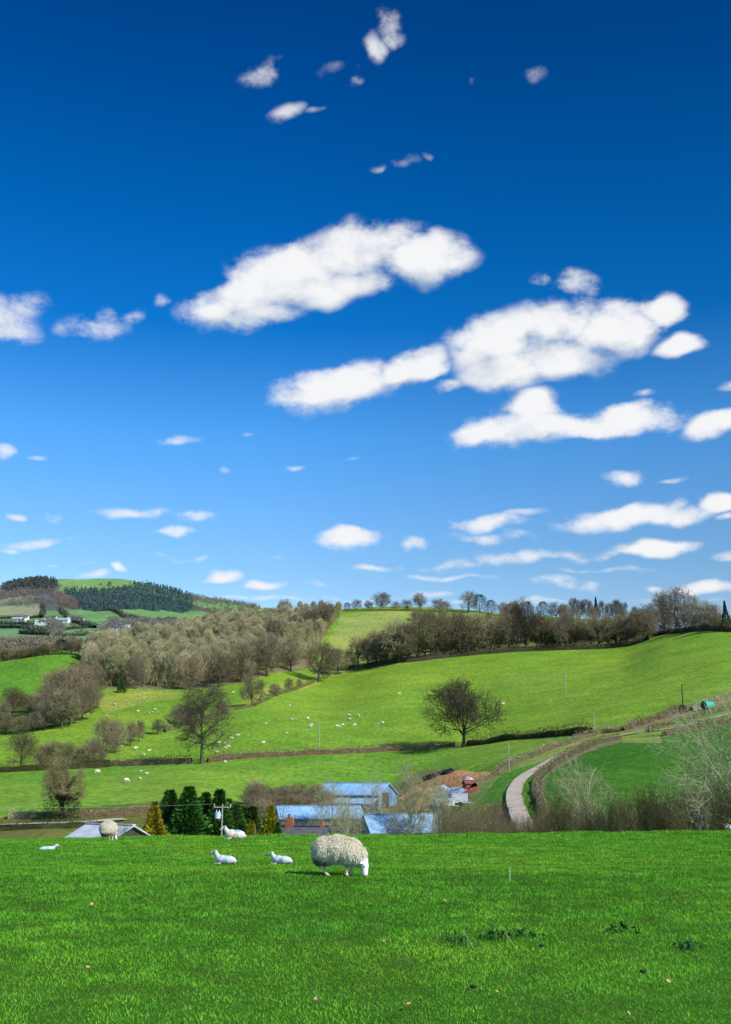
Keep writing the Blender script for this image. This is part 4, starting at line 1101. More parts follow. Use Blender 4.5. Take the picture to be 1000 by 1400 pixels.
# ------------------------------------------------------------------ lane, track
def strip(name, pts, w, lift, mat, dmin=56.):
    W = np.array([at(*q, dmin) if len(q) == 2 else at_d(q[0], q[2], q[1]) for q in pts])
    s = np.concatenate([[0], np.cumsum(np.linalg.norm(np.diff(W[:, :2], axis=0), axis=1))])
    q = np.linspace(0, s[-1], int(s[-1] / .7) + 3)
    x = pchip(s, W[:, 0], q); y = pchip(s, W[:, 1], q)
    gx = np.gradient(x); gy = np.gradient(y); l = np.hypot(gx, gy)
    cr = []
    for o in np.linspace(-.5, .5, 7):
        e = o * (w * (1 + .18 * (fbm(q / 4., q * 0 + o * 3, 77, 2) - .5)))
        X = x - gy / l * e; Y = y + gx / l * e
        cr.append(np.stack([X, Y, zt(X, Y)], 1))
    Z = np.stack(cr, 1)
    Z[:, :, 2] = Z[:, 3:4, 2] * .6 + Z[:, :, 2] * .4 + lift
    idx = np.arange(len(q) * 7).reshape(-1, 7)
    Q = np.stack([idx[:-1, :-1], idx[1:, :-1], idx[1:, 1:], idx[:-1, 1:]], -1).reshape(-1, 4)
    return struct(name, mesh_np(name, Z.reshape(-1, 3), Q[:, ::-1], None, None, (mat,), None, True))


strip('lane', [(735, 1145, 78), (722, 1140, 90), (709, 1110), (703, 1088), (711, 1068), (727, 1056), (746, 1046), (775, 1031), (810, 1017), (850, 1006), (876, 1002), (910, 998), (960, 986), (1040, 968)], 1.75, .13, M['gravel'])
strip('track', [(-80, 1132), (0, 1129), (60, 1127), (130, 1124), (170, 1121)], 2.2, .15, M['gravel'])

# gate and posts by the lane
p = at(881, 1006, 100)
gt = obj('field_gate', None, None, p, R(-15)); tag(gt, 'weathered field gate with posts beside the upper lane', 'gate')
for s in (-1, 1):
    g = G(); g.box((s * 1.0, 0, .7), (.22, .22, 1.6)); g.build('post', M['timber'], gt)
g = G()
for k in range(5): g.box((0, 0, .25 + k * .24), (1.78, .05, .09))
g.bar((-.85, 0, .25), (.85, 0, 1.2), .035); g.build('gate_leaf', M['timber'], gt)


# ------------------------------------------------------------------ poles and wires
def pole(px, py, top, label, mat, r=.13, arm=0., d=None, dmin=100.):
    if d is None:
        p = at(px, py, dmin); d = p[1]
    else:
        p = at_d(px, d, py)
    H = t_of(top) * d - p[2]
    root = obj('utility_pole', None, None, p); tag(root, label, 'pole')
    g = G(); g.bar((0, 0, -.3), (0, 0, H), r, r * .72, 8); g.build('post', mat, root)
    if arm:
        g = G(); g.box((0, -.02, H - .18), (arm, .06, .07))
        ao = g.build('crossarm', mat, root)
        for s in (-1, 0, 1):
            g = G(); g.bar((s * arm * .46, 0, H - .13), (s * arm * .46, 0, H + .03), .025, .03, 8); g.build('insulator', M['white'], ao)
    return root, p, H


pr1, pp1, hh1 = pole(303, 1147, 1100, 'pale utility pole with box and crossarm before the conifers', M['pole'], .062, 1.25, d=76)
g = G(); g.bar((-.30, -.1, hh1 - .95), (-.30, -.1, hh1 - .5), .2, .2, 12); g.box((-.12, -.06, hh1 - .72), (.22, .06, .06))
bx = g.build('transformer', M['boxblue'], pr1)
g = G()
for s in (-1, 1): g.bar((-.30 + s * .1, -.1, hh1 - .5), (-.30 + s * .1, -.1, hh1 - .36), .03, .03, 6)
g.build('bushing', M['white'], bx)
pole(436.5, 1026, 986, 'thin pale pole behind the long clipped hedge', M['pole'], .11, 0)
pr3, pp3, hh3 = pole(774, 954, 916, 'pale pole with short crossarm high on the open hillside', M['pole'], .12, 1.4, dmin=150)
pr4, pp4, hh4 = pole(813, 1002, 975, 'thin pale pole at the right end of the dark clipped hedge', M['pole'], .1, 0)
pr5, pp5, hh5 = pole(696.5, 1056, 1016, 'thin pale pole in the tan hedge above the lane', M['pole'], .09, 0)
pr6, pp6, hh6 = pole(935, 974, 936, 'dark pole rising from a dark bush beside the turquoise tank', M['dark_pole'], .13, 0)
by_px(holly[1], 934, 976, 13, 'dark bush around the foot of the dark pole', 14, name='evergreen_bush', cat='bush', dmin=100.)


def wire(a, b, sag, label, r=.012):
    a = np.array(a, float); b = np.array(b, float); n = 24
    t = np.linspace(0, 1, n)
    pts = a + (b - a) * t[:, None]; pts[:, 2] -= sag * 4 * t * (1 - t)
    S = [(*pts[i] - a, *pts[i + 1] - a, r, r) for i in range(n - 1)]
    V, Q = tubes(np.array(S), 4)
    tag(obj('overhead_wire', mesh_np('overhead_wire', V, Q, None, None, (M['wire'],)), None, a), label, 'wire')


topp = pp1 + np.array([0, 0, hh1 + .05])
wire(topp + np.array([-.55, 0, 0]), (u_of(-120, 1099) * 74, 74, t_of(1099) * 74), .25, 'pale overhead wire running left from the pole with the box', .0055)
wire(topp + np.array([.55, 0, 0]), (u_of(480, 1100) * 105, 105, t_of(1093) * 105), .3, 'thin overhead wire running right from the pole with the box', .004)
wire(pp3 + np.array([.6, 0, hh3]), (u_of(1080, 880) * 200, 200, t_of(880) * 200), .8, 'thin overhead wire running right from the hillside pole', .010)

# turquoise tank
p = at(968, 970, 120); k = pxm(p[1])
tk = obj('storage_tank', None, None, p, R(-62)); tag(tk, 'turquoise cylindrical tank lying with its dark end open towards the lane', 'tank')
r = 5.8 / k; L = 15 / k
n = 28; vs = []; fs = []
for x in (-L / 2, L / 2):
    for rr in (r, r * .92):
        for i in range(n):
            a = 2 * math.pi * i / n; vs.append((rr * math.sin(a), x, r + rr * math.cos(a)))
for i in range(n):
    j = (i + 1) % n
    fs += [[i, j, 2 * n + j, 2 * n + i], [n + i, 3 * n + i, 3 * n + j, n + j], [i, n + i, n + j, j], [2 * n + i, 2 * n + j, 3 * n + j, 3 * n + i]]
g = G(); g.add(vs, fs); g.build('shell', M['teal'], tk, smooth=False)
for x, m, nm in ((-L / 2 + .12, M['black'], 'open_end_shade'), (L / 2 - .1, M['teal'], 'end_wall')):  # black disc stands in for the shade inside the open end
    g = G(); g.bar((0, x - .03, r), (0, x + .03, r), r * .9, r * .9, 24); g.build(nm, m, tk)
g = G()
for y in (-.3, .3): g.box((0, y * L, .06), (r * 1.3, .15, .16))
g.build('cradle', M['dark_wall'], tk)


# ------------------------------------------------------------------ sheep
def remeshed(parts, voxel, smooth=3):
    bm = bmesh.new()
    from mathutils import Matrix, Vector
    for q in parts:
        if q[0] == 'e':
            _, c, r_, rot = q
            m = Matrix.Translation(c) @ Matrix.Rotation(rot, 4, 'Y') @ Matrix.Diagonal((*r_, 1))
            bmesh.ops.create_icosphere(bm, subdivisions=3, radius=1, matrix=m)
        else:
            _, a, b, ra, rb = q
            a = Vector(a); b = Vector(b); n_ = 7
            for i in range(n_):
                f = i / (n_ - 1)
                bmesh.ops.create_icosphere(bm, subdivisions=2, radius=ra + (rb - ra) * f, matrix=Matrix.Translation(a.lerp(b, f)))
    me = bpy.data.meshes.new('tmp'); bm.to_mesh(me); bm.free()
    o = bpy.data.objects.new('tmp', me); COL.objects.link(o)
    md = o.modifiers.new('r', 'REMESH'); md.mode = 'VOXEL'; md.voxel_size = voxel
    if smooth:
        s = o.modifiers.new('s', 'SMOOTH'); s.iterations = smooth; s.factor = .5
    dg = bpy.context.evaluated_depsgraph_get(); dg.update()
    res = bpy.data.meshes.new_from_object(o.evaluated_get(dg))
    V = np.empty(len(res.vertices) * 3, np.float32); res.vertices.foreach_get('co', V); V = V.reshape(-1, 3)
    N = np.empty(len(res.vertices) * 3, np.float32); res.vertices.foreach_get('normal', N); N = N.reshape(-1, 3)
    bpy.data.objects.remove(o); bpy.data.meshes.remove(me)
    return res, V, N


def set_tint(me, C):
    a = me.color_attributes.new('tint', 'FLOAT_COLOR', 'POINT')
    c = np.ones((len(C), 4), np.float32); c[:, :3] = C
    a.data.foreach_set('color', c.ravel())


def n3(V, s, seed):
    return (fbm(V[:, 0] * s + V[:, 1] * s * .37, V[:, 2] * s + V[:, 1] * s * .61, seed, 3) + fbm(V[:, 1] * s + 3, V[:, 2] * s * .8 - V[:, 0] * s * .3, seed + 5, 3)) / 2


def make_sheep(name, body, fleece, voxel_b, voxel_f, tint_body, tint_fleece, locks=0, eyes=(), lump=.02, lock_len=.06, woolly=0):
    root = obj(name, None)
    me, V, N = remeshed(body, voxel_b)
    if woolly:
        kw = (n3(V / woolly, 13, 3) - .5) * .05 * woolly + (n3(V / woolly, 33, 9) - .5) * .03 * woolly
        V3 = V + N * (kw * np.clip((.36 * woolly - np.abs(V[:, 0] + .06 * woolly)) * 8, 0, 1))[:, None]
        me.vertices.foreach_set('co', V3.astype(np.float32).ravel()); me.update()
    set_tint(me, tint_body(V)); me.materials.clear(); me.materials.append(M['skin'])
    me.polygons.foreach_set('use_smooth', np.ones(len(me.polygons), bool)); me.name = 'body'
    bo = obj('body', me, root)
    if fleece:
        me, V, N = remeshed(fleece, voxel_f)
        k = n3(V, 14, 3) - .5; k2 = n3(V, 38, 9) - .5
        V2 = V + N * (k * lump * 2.2 + k2 * lump * 1.2)[:, None]
        me.vertices.foreach_set('co', V2.astype(np.float32).ravel()); me.update()
        C = tint_fleece(V, N)
        set_tint(me, C * (1 + (k2 * .5)[:, None])); me.materials.clear(); me.materials.append(M['wool']); me.name = 'fleece'
        me.polygons.foreach_set('use_smooth', np.ones(len(me.polygons), bool))
        fo = obj('fleece', me, root)
        if locks:
            rg = np.random.default_rng(5); i = rg.integers(0, len(V), locks)
            p = V2[i] - N[i] * .006; nn = N[i]
            dn = np.array([[-.15, 0, -1.]])
            tang = dn - nn * (nn @ dn.T)
            dirn = nn * .32 + tang * .95 + rg.normal(0, .28, (locks, 3)); dirn /= np.linalg.norm(dirn, axis=1, keepdims=True)
            sd = np.cross(dirn, nn + rg.normal(0, .4, (locks, 3))); sd /= np.linalg.norm(sd, axis=1, keepdims=True) + 1e-6
            ll = lock_len * rg.uniform(.5, 1.2, (locks, 1)); ww = rg.uniform(.004, .008, (locks, 1))
            q = p + dirn * ll * .55 + nn * ll * .12; e = p + dirn * ll
            e[:, 2] -= .2 * ll[:, 0]
            LV = np.stack([p - sd * ww, p + sd * ww, q + sd * ww * .8, q - sd * ww * .8, e], 1).reshape(-1, 3)
            b = np.arange(locks)[:, None] * 5
            LC = np.repeat(C[i] * rg.uniform(.92, 1.08, (locks, 1)), 5, 0)
            lm = mesh_np('wool_locks', LV, b + np.array([[0, 1, 2, 3]]), b + np.array([[3, 2, 4]]), LC, (M['wool'],))
            obj('wool_locks', lm, fo)
    for c, r_ in eyes:
        bm = bmesh.new(); bmesh.ops.create_uvsphere(bm, u_segments=10, v_segments=8, radius=r_)
        em = bpy.data.meshes.new('eye'); bm.to_mesh(em); bm.free(); em.materials.append(M['eye'])
        obj('eye', em, root, c)
    PROT.append(root)
    return root


CREAM = np.array((.98, .89, .68)); FLEECE_BROWN = np.array((.20, .15, .10)); WHITE = np.array((.80, .80, .80)); PINK = np.array((.72, .55, .47))


def legs(z0, splay, hx, fx, r=.034):
    out = []
    for (x, y, k) in hx + fx:
        hind = (x, y, k) in hx
        kx = x + (-.055 if hind else .015)
        out += [('c', (x + .02, y * .85, z0), (kx, y, .20), .062 if hind else .052, r * .95), ('c', (kx, y, .20), (x + k, y, .045), r * .92, r * .78), ('c', (x + k, y, .04), (x + k + .035, y, .02), r * .95, r * .8)]
    return out


def grazing(hi=True):
    body = legs(.36, 0, [(-.27, .11, .02), (-.24, -.12, .06)], [(.20, .10, .0), (.17, -.10, .0)])
    body += [('e', (-.18, 0, .47), (.24, .20, .23), 0), ('e', (.10, 0, .47), (.28, .19, .22), 0), ('c', (.28, 0, .44), (.46, -.04, .29), .15, .095),
             ('c', (.475, -.055, .265), (.495, -.075, .20), .078, .076), ('c', (.497, -.078, .19), (.512, -.115, .055), .070, .052), ('e', (.514, -.12, .045), (.048, .050, .04), 0)]
    for s in (-1, 1):
        body += [('c', (.475 + .0, -.055 + s * .075, .275), (.455 - .015, -.055 + s * .155, .262), .024, .012), ('c', (.46, -.055 + s * .11, .268), (.455, -.055 + s * .13, .262), .03, .024)]
    fl = [('e', (-.22, 0, .475), (.27, .27, .265), .12), ('e', (-.02, 0, .50), (.30, .275, .265), 0), ('e', (.18, 0, .465), (.26, .25, .255), .15), ('e', (.35, -.02, .385), (.17, .165, .185), .6), ('e', (.43, -.045, .305), (.095, .105, .105), .5),
          ('e', (-.34, .0, .40), (.15, .19, .20), 0), ('c', (-.27, .11, .36), (-.29, .115, .27), .11, .06), ('c', (-.24, -.12, .36), (-.28, -.125, .27), .11, .06)]

    def tb(V):
        C = np.tile(np.array((.78, .70, .62)), (len(V), 1))
        C[V[:, 2] < .30] = (.62, .52, .42)
        hd = (V[:, 0] > .42) & (V[:, 2] < .33)
        C[hd] = (.82, .82, .82)
        nose = hd & (V[:, 2] < .055); C[nose] = (.55, .42, .40)
        ft = (V[:, 2] < .03) & ~hd; C[ft] = (.5, .36, .28)
        low = (V[:, 2] < .2) & ~hd; C[low] = C[low] * np.array((1.25, 1.15, 1.05))
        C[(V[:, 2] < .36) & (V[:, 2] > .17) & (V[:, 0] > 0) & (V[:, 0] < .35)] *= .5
        return C

    def tf(V, N):
        C = np.tile(CREAM, (len(V), 1))
        k = n3(V, 9, 21)
        under = np.clip((.40 - V[:, 2]) / .2, 0, 1) * np.clip((-.02 - V[:, 0]) / .2, 0, 1)
        m = np.clip(under * 2.2 * (k * 2.2 - .45), 0, 1)[:, None]
        C = C * (1 - m) + FLEECE_BROWN * m  # fleece turns dark brown in patches low at the rear
        d2 = (np.clip((k - .62) * 6, 0, 1) * np.clip((.42 - V[:, 2]) / .15, 0, 1))[:, None] * .5
        return C * (1 - d2) + FLEECE_BROWN * 1.5 * d2
    eyes = [((.497 + .012, -.092 - .062, .205), .013), ((.497 + .04, -.092 + .045, .205), .013)]
    return make_sheep('sheep', body, fl, .012 if hi else .03, .016 if hi else .05, tb, tf, 17000 if hi else 0, eyes if hi else (), .010, .050)


def lying(name, s, wool, mark=None, turn=-1., flat=False, head_up=.0, hi=True, orange=False):
    body = [('e', (-.10, 0, .19), (.30, .20, .18), 0), ('e', (.10, 0, .20), (.24, .18, .19), 0), ('c', (.24, 0, .26), (.36, 0, .42 + head_up), .12, .075),
            ('c', (.37, 0, .46 + head_up), (.45, 0, .44 + head_up), .072, .062), ('c', (.45, 0, .43 + head_up), (.55, 0, .37 + head_up), .06, .042),
            ('c', (.18, -.13, .06), (.36, -.12, .04), .05, .035), ('c', (.36, -.12, .04), (.24, -.15, .03), .032, .028), ('c', (.16, .13, .06), (.34, .13, .04), .05, .035),
            ('c', (-.28, -.18, .08), (-.05, -.24, .04), .075, .04), ('c', (-.05, -.24, .04), (-.20, -.26, .03), .035, .028), ('e', (-.38, 0, .14), (.06, .03, .05), .4)]
    for k in (-1, 1):
        body += [('c', (.37, k * .055, .50 + head_up), (.35, k * .15, .51 + head_up), .024, .010), ('c', (.365, k * .08, .50 + head_up), (.355, k * .12, .505 + head_up), .03, .02)]
    body = [(q[0], *[tuple(np.array(v) * s) if isinstance(v, tuple) else v for v in q[1:3]], *(tuple([q[3]]) if q[0] == 'e' else (q[3] * s, q[4] * s))) for q in body]

    def tb(V):
        C = np.tile(np.array(wool), (len(V), 1)); W = V / s
        hd = (W[:, 0] > .34) & (W[:, 2] > .33); C[hd] = (.66, .65, .62)
        C[hd & (W[:, 0] > .535)] = (.16, .12, .12)
        C[(np.abs(W[:, 1]) > .085) & (W[:, 2] > .47 + head_up)] = (.62, .42, .38)
        k = n3(W, 6, 17)
        C *= (.86 + .3 * k)[:, None]
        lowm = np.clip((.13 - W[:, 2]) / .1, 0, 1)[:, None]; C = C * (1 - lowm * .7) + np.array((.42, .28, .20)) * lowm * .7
        if mark is not None:
            m = (np.exp(-(((W[:, 0] - mark[0]) / mark[2]) ** 2 + ((W[:, 2] - mark[1]) / mark[3]) ** 2)) > .55 + .3 * (k - .5))
            C[m] = C[m] * .45 + np.array((.10, .36, .62)) * .55
        if orange:
            m = np.exp(-(((W[:, 0] - .1) / .17) ** 2 + ((W[:, 2] - .14) / .12) ** 2))[:, None] * .7
            C = C * (1 - m) + np.array((.75, .45, .2)) * m
        return C
    mark_ = mark
    eyes = [((.44 * s, k * .058 * s, (.47 + head_up) * s), .012 * s) for k in (-1, 1)]
    return make_sheep(name, body, None, .016 * s if hi else .03, .02, tb, None, 0, eyes, woolly=s if hi else 0)


def standing(name, s, wool):
    body = legs(.36, 0, [(-.25, .11, .0), (-.22, -.12, .03)], [(.22, .10, .0), (.19, -.10, .0)])
    body += [('e', (-.14, 0, .50), (.28, .22, .24), 0), ('e', (.12, 0, .50), (.27, .21, .23), 0), ('c', (.30, 0, .52), (.42, 0, .70), .14, .08), ('c', (.43, 0, .73), (.56, 0, .66), .072, .045)]
    for k in (-1, 1):
        body += [('c', (.43, k * .055, .77), (.41, k * .14, .77), .024, .012)]

    def tb(V):
        C = np.tile(np.array(wool), (len(V), 1)); C[(V[:, 2] < .24)] = (.55, .48, .4)
        return C
    return make_sheep(name, body, None, .03, .03, tb, None)


def low_graze():
    body = legs(.36, 0, [(-.27, .11, .02), (-.24, -.12, .06)], [(.20, .10, .0), (.17, -.10, .0)], .04)
    body += [('e', (-.18, 0, .48), (.28, .25, .26), 0), ('e', (.10, 0, .49), (.29, .24, .25), 0), ('c', (.30, 0, .44), (.46, 0, .28), .17, .10), ('c', (.48, 0, .25), (.52, 0, .08), .085, .055)]

    def tb(V):
        C = np.tile(np.array((.72, .65, .52)), (len(V), 1)); C[V[:, 2] < .22] = (.6, .5, .4); C[(V[:, 0] > .45) & (V[:, 2] < .3)] = (.8, .8, .78)
        return C
    return make_sheep('sheep', body, None, .035, .03, tb, None)


ewe = grazing(True)
p = at(463, 1197, 10)
print('EWE', p, pxm(p[1]))


def put(pr, p, rz, label, cat='sheep', group=None, s=1., name=None):
    o = copy_tree(pr, p, rz, s)
    if name: o.name = name
    return tag(o, label, cat, group)


put(ewe, p + np.array([0, 0, -.01]), R(-14), 'cream woolly ewe grazing nearest in the field with head down', s=(.985, .94, .89))
p = at_d(148, 41, 1150); put(ewe, p, R(82), 'woolly ewe grazing with its back turned, in front of the pale shed roof', s=1.)
ly1 = lying('sheep', 1.0, (.68, .67, .60), (-.1, .34, .2, .06), orange=True)
p = at_d(321, 42, 1146); put(ly1, p, R(188), 'white sheep lying by the pole with blue marks on its back', s=1.05)
lm1 = lying('lamb', .62, (.58, .62, .63), None, head_up=.06)
lm2 = lying('lamb', .62, (.58, .63, .65), (-.02, .26, .12, .06), head_up=.0)
p = at(308, 1182.5, 10); put(lm1, p, R(172), 'white lamb lying down on its own left of the blue marked lamb', 'lamb', s=(1., 1., .86))
p = at(385, 1182.5, 10); put(lm2, p, R(165), 'white lamb with blue flank mark lying between the other lamb and the ewe', 'lamb', s=(1., 1., .84))
p = at(65, 1162, 10); p[2] -= .06; put(lm2, p, R(12), 'pale lamb resting low in the grass at the far left of the field', 'lamb', s=(1., 1., .7))
p = at_d(1010, 44, 1138); put(ly1, p, R(176), 'bluish white sheep lying at the right edge on the field crest', s=.95)

gz1 = low_graze(); st1 = standing('sheep', 1, (.72, .66, .54)); ly2 = lying('sheep', 1., (.72, .67, .55), hi=False)
SETS = [('small white sheep on the slope between the wood and the low trees', 'sheep on the left sheep slope', [(190, 951), (197, 954), (157, 963), (174.5, 961), (121, 976), (147, 978), (209.5, 972), (212, 970), (189, 971), (186, 989), (204, 974), (319, 945)]),
        ('small white sheep on the hillside around the tall leafless tree', 'sheep around the tall leafless tree', [(185, 1023.5), (204, 1025), (196.5, 1033), (165.6, 1021.5), (325, 1006), (299.6, 1014), (307.5, 1015), (309, 1021), (313, 1020), (296, 1029), (300, 1027), (317, 1008), (20, 1044), (360, 1016)]),
        ('small white sheep on the lower field below the hedges', 'sheep on the lower field', [(132, 1052), (134, 1056), (193, 1053), (201, 1058), (173, 1068), (191, 1064.5), (308, 1041.5)]),
        ('small white sheep in the loose flock on the open hillside', 'sheep on the open hillside', [(363.5, 989), (399, 984), (397, 964), (392.5, 1001), (426, 991), (424, 993), (421, 982), (478, 976), (490, 978), (478, 983.5), (465, 992), (468.5, 991.5), (461, 993), (485, 991.5), (518, 988.5), (523, 988.5)]),
        ]
for l, gname, pts in SETS:
    for k, (px, py) in enumerate(pts):
        p = at(px, py + 2, 100); pr = rnd.choice((gz1, gz1, st1, ly2, ly2))
        small = (px * 7 + py * 3) % 10 < 3
        put(pr, p, rnd.choice((0, 3.1)) + rnd.uniform(-.7, .7), l, 'sheep', gname, (.7 if small else 1.0))
for px, py, l in [(546, 948, 'lone small white sheep high on the hillside above the loose flock'), (620.6, 948, 'small white sheep seen behind the top of the oak crown'), (688, 962, 'faint small sheep right of the oak crown')]:
    put(ly2, at(px, py + 1, 100), .2, l, 'sheep', None, 1.15)

# ------------------------------------------------------------------ small things in the near grass
p = at(697.5, 1207, 8)
g = G(); g.bar((0, 0, -.03), (.004, 0, .24), .0055, .005, 6); tag(g.build('fence_stake', M['white'], None, p), 'thin white plastic stake standing in the near field', 'stake')


def leafobj(px, py, s, mat, label, group):
    p = at(px, py, 4)
    n_ = 9; vs = []; 
    for i in range(n_):
        f = i / (n_ - 1); w = math.sin(math.pi * min(1, f * 1.05)) * .34
        for sgn in (-1, 0, 1): vs.append(((f - .5) * s, sgn * w * s, .25 * s * (abs(sgn) * .5 + (f - .5) ** 2 * 2)))
    fs = [[i * 3 + j, i * 3 + j + 1, i * 3 + j + 4, i * 3 + j + 3] for i in range(n_ - 1) for j in (0, 1)]
    g = G(); g.add(vs, fs); o = g.build('fallen_leaf', mat, None, p + np.array([0, 0, .045]))
    o.rotation_euler = (rnd.uniform(-.9, .9), rnd.uniform(-.5, .5), rnd.uniform(0, 6.28)); tag(o, label, 'leaf', group)


for px, py in [(527, 1293), (434, 1374), (665, 1358), (680, 1365), (708, 1382), (915, 1350), (779, 1370), (560, 1382), (229, 1292), (247, 1267), (608, 1236), (978, 1366), (972, 1216), (126, 1241), (300, 1345), (860, 1395), (120, 1330)]:
    leafobj(px, py, rnd.uniform(.035, .06) * (1 + max(0, 1300 - py) / 100), M['deadleaf'], 'pale brown dead leaf lying in the near grass', 'dead leaves in the near grass')
for px, py in [(648, 1354), (880, 1333), (945, 1297), (741, 1297)]:
    p = at(px, py, 4); bm = bmesh.new(); bmesh.ops.create_icosphere(bm, subdivisions=3, radius=.022)
    for v in bm.verts:
        f = 1 + .5 * (float(vnoise(v.co.x * 60 + 3, v.co.y * 60 + v.co.z * 40, 3)) - .5); v.co = (v.co.x * f * 1.3, v.co.y * f, v.co.z * f * .7)
    me = bpy.data.meshes.new('sheep_dropping'); bm.to_mesh(me); bm.free(); me.materials.append(M['black'])
    tag(obj('sheep_dropping', me, None, p + np.array([0, 0, .03])), 'dark sheep dropping on the near grass', 'dropping', 'sheep droppings on the near grass')
for px, py, l in [(628, 1290, 'low dark weed clump left of the dead stalks'), (675, 1285, 'low dark weed clump between the dead stalks'), (712, 1280, 'low dark weed clump at the right dead stalk'), (850, 1276, 'widest dark weed clump in the right of the near grass'), (944, 1298, 'small dark weed clump near the right edge of the near grass')]:
    p = at(px, py, 4); k = 60; rg = np.random.default_rng(px)
    q = np.stack([rg.normal(0, .075 * (1.1 if px == 850 else 1), k), rg.normal(0, .09, k), rg.uniform(.02, .06, k)], 1)
    e1 = rg.normal(0, .02, (k, 3)); e2 = rg.normal(0, .02, (k, 3))
    V = np.stack([q, q + e1, q + e1 + e2, q + e2], 1).reshape(-1, 3)
    o = obj('weed_clump', mesh_np('weed_clump', V, np.arange(4 * k).reshape(-1, 4), None, np.repeat(np.array((.03, .12, .026))[None] * rg.uniform(.5, 1.5, (k, 1)), 4, 0), (M['leaf'],)), None, p); tag(o, l, 'weed')
for px, py, h, l in [(648, 1298, .17, 'dry pale stalk leaning left, left one of two in the near grass'), (706, 1298, .15, 'dry pale stalk leaning left, right one of two in the near grass')]:
    p = at(px, py, 4); g = G(); g.bar((0, 0, 0), (-.05, .02, h * .55), 0.003, .003, 5); g.bar((-.05, .02, h * .55), (-.10, .03, h), 0.003, .002, 5); tag(g.build('dry_stalk', M['straw'], None, p), l, 'stalk')

for o in PROT:
    kill(o)

# ------------------------------------------------------------------ sun, sky, camera
EL, AZ = 40., 124.          # azimuth clockwise from the view direction (+Y)
sd = bpy.data.lights.new('sun', 'SUN'); sd.energy = 5.; sd.angle = R(.5); sd.color = (1., .955, .87)
so = bpy.data.objects.new('sun', sd); COL.objects.link(so)
so.rotation_euler = (R(90 - EL), 0, R(180 - AZ) )
from mathutils import Vector
sv = Vector((math.sin(R(AZ)) * math.cos(R(EL)), math.cos(R(AZ)) * math.cos(R(EL)), math.sin(R(EL))))
so.rotation_euler = sv.to_track_quat('Z', 'Y').to_euler()

w = bpy.data.worlds.new('World'); sc.world = w; w.use_nodes = True
nt = w.node_tree; N_ = nt.nodes; LK = nt.links
bg = N_['Background']; bg.inputs[1].default_value = .1
sky = N_.new('ShaderNodeTexSky'); sky.sky_type = 'NISHITA'; sky.sun_disc = False; sky.sun_elevation = R(EL); sky.sun_rotation = R(AZ)
tc = N_.new('ShaderNodeTexCoord')
sep = N_.new('ShaderNodeSeparateXYZ'); LK.new(tc.outputs['Generated'], sep.inputs[0])


def mth(op, a, b=None, c=None, clamp=False):
    n = N_.new('ShaderNodeMath'); n.operation = op; n.use_clamp = clamp
    for i, v in enumerate((a, b, c)):
        if v is None: continue
        if isinstance(v, (int, float)): n.inputs[i].default_value = v
        else: LK.new(v, n.inputs[i])
    return n.outputs[0]


azi = mth('ARCTAN2', sep.outputs[0], sep.outputs[1])
ele = mth('ARCSINE', sep.outputs[2])


def lin(c): return [((v / 255) / 12.92 if v / 255 <= .04045 else ((v / 255 + .055) / 1.055) ** 2.4) for v in c]


def el_of(py): return math.asin(math.sin(TH + math.atan((700 - py) / F)))


# clear-air tint over elevation (a deep polarised blue)
TGT = [(1050, (165, 208, 236), (150, 174, 190)), (850, (170, 212, 244), (147, 171, 188)), (780, (138, 196, 244), (138, 164, 187)), (700, (110, 177, 242), (124, 150, 178)), (600, (78, 157, 234), (111, 136, 167)), (450, (14, 116, 202), (102, 126, 158)), (300, (2, 96, 176), (93, 116, 148)), (120, (0, 76, 150), (87, 109, 140)), (0, (0, 66, 136), (85, 107, 138)), (-900, (10, 80, 150), (85, 107, 138))]
cr = N_.new('ShaderNodeValToRGB'); els = cr.color_ramp.elements
while len(els) > 1: els.remove(els[-1])
for k, (py, t_, s_) in enumerate(TGT):
    pos_ = max(0, el_of(py) / (math.pi / 2)) if py > -900 else 1.
    e = els[0] if k == 0 else els.new(pos_)
    e.position = pos_
    T_, S_ = lin(t_), lin(s_)
    e.color = (*[.25 * a / b for a, b in zip(T_, S_)], 1)
LK.new(mth('DIVIDE', ele, math.pi / 2), cr.inputs[0])
tintn = N_.new('ShaderNodeVectorMath'); tintn.operation = 'MULTIPLY'
LK.new(sky.outputs[0], tintn.inputs[0]); LK.new(cr.outputs[0], tintn.inputs[1])
sidek = mth('MULTIPLY_ADD', mth('MINIMUM', mth('MAXIMUM', azi, -.1), .45), -.5, 1.0)
sk2 = N_.new('ShaderNodeVectorMath'); sk2.operation = 'SCALE'; LK.new(tintn.outputs[0], sk2.inputs[0]); LK.new(mth('MULTIPLY', sidek, 4.0), sk2.inputs['Scale'])
skycol = sk2.outputs[0]

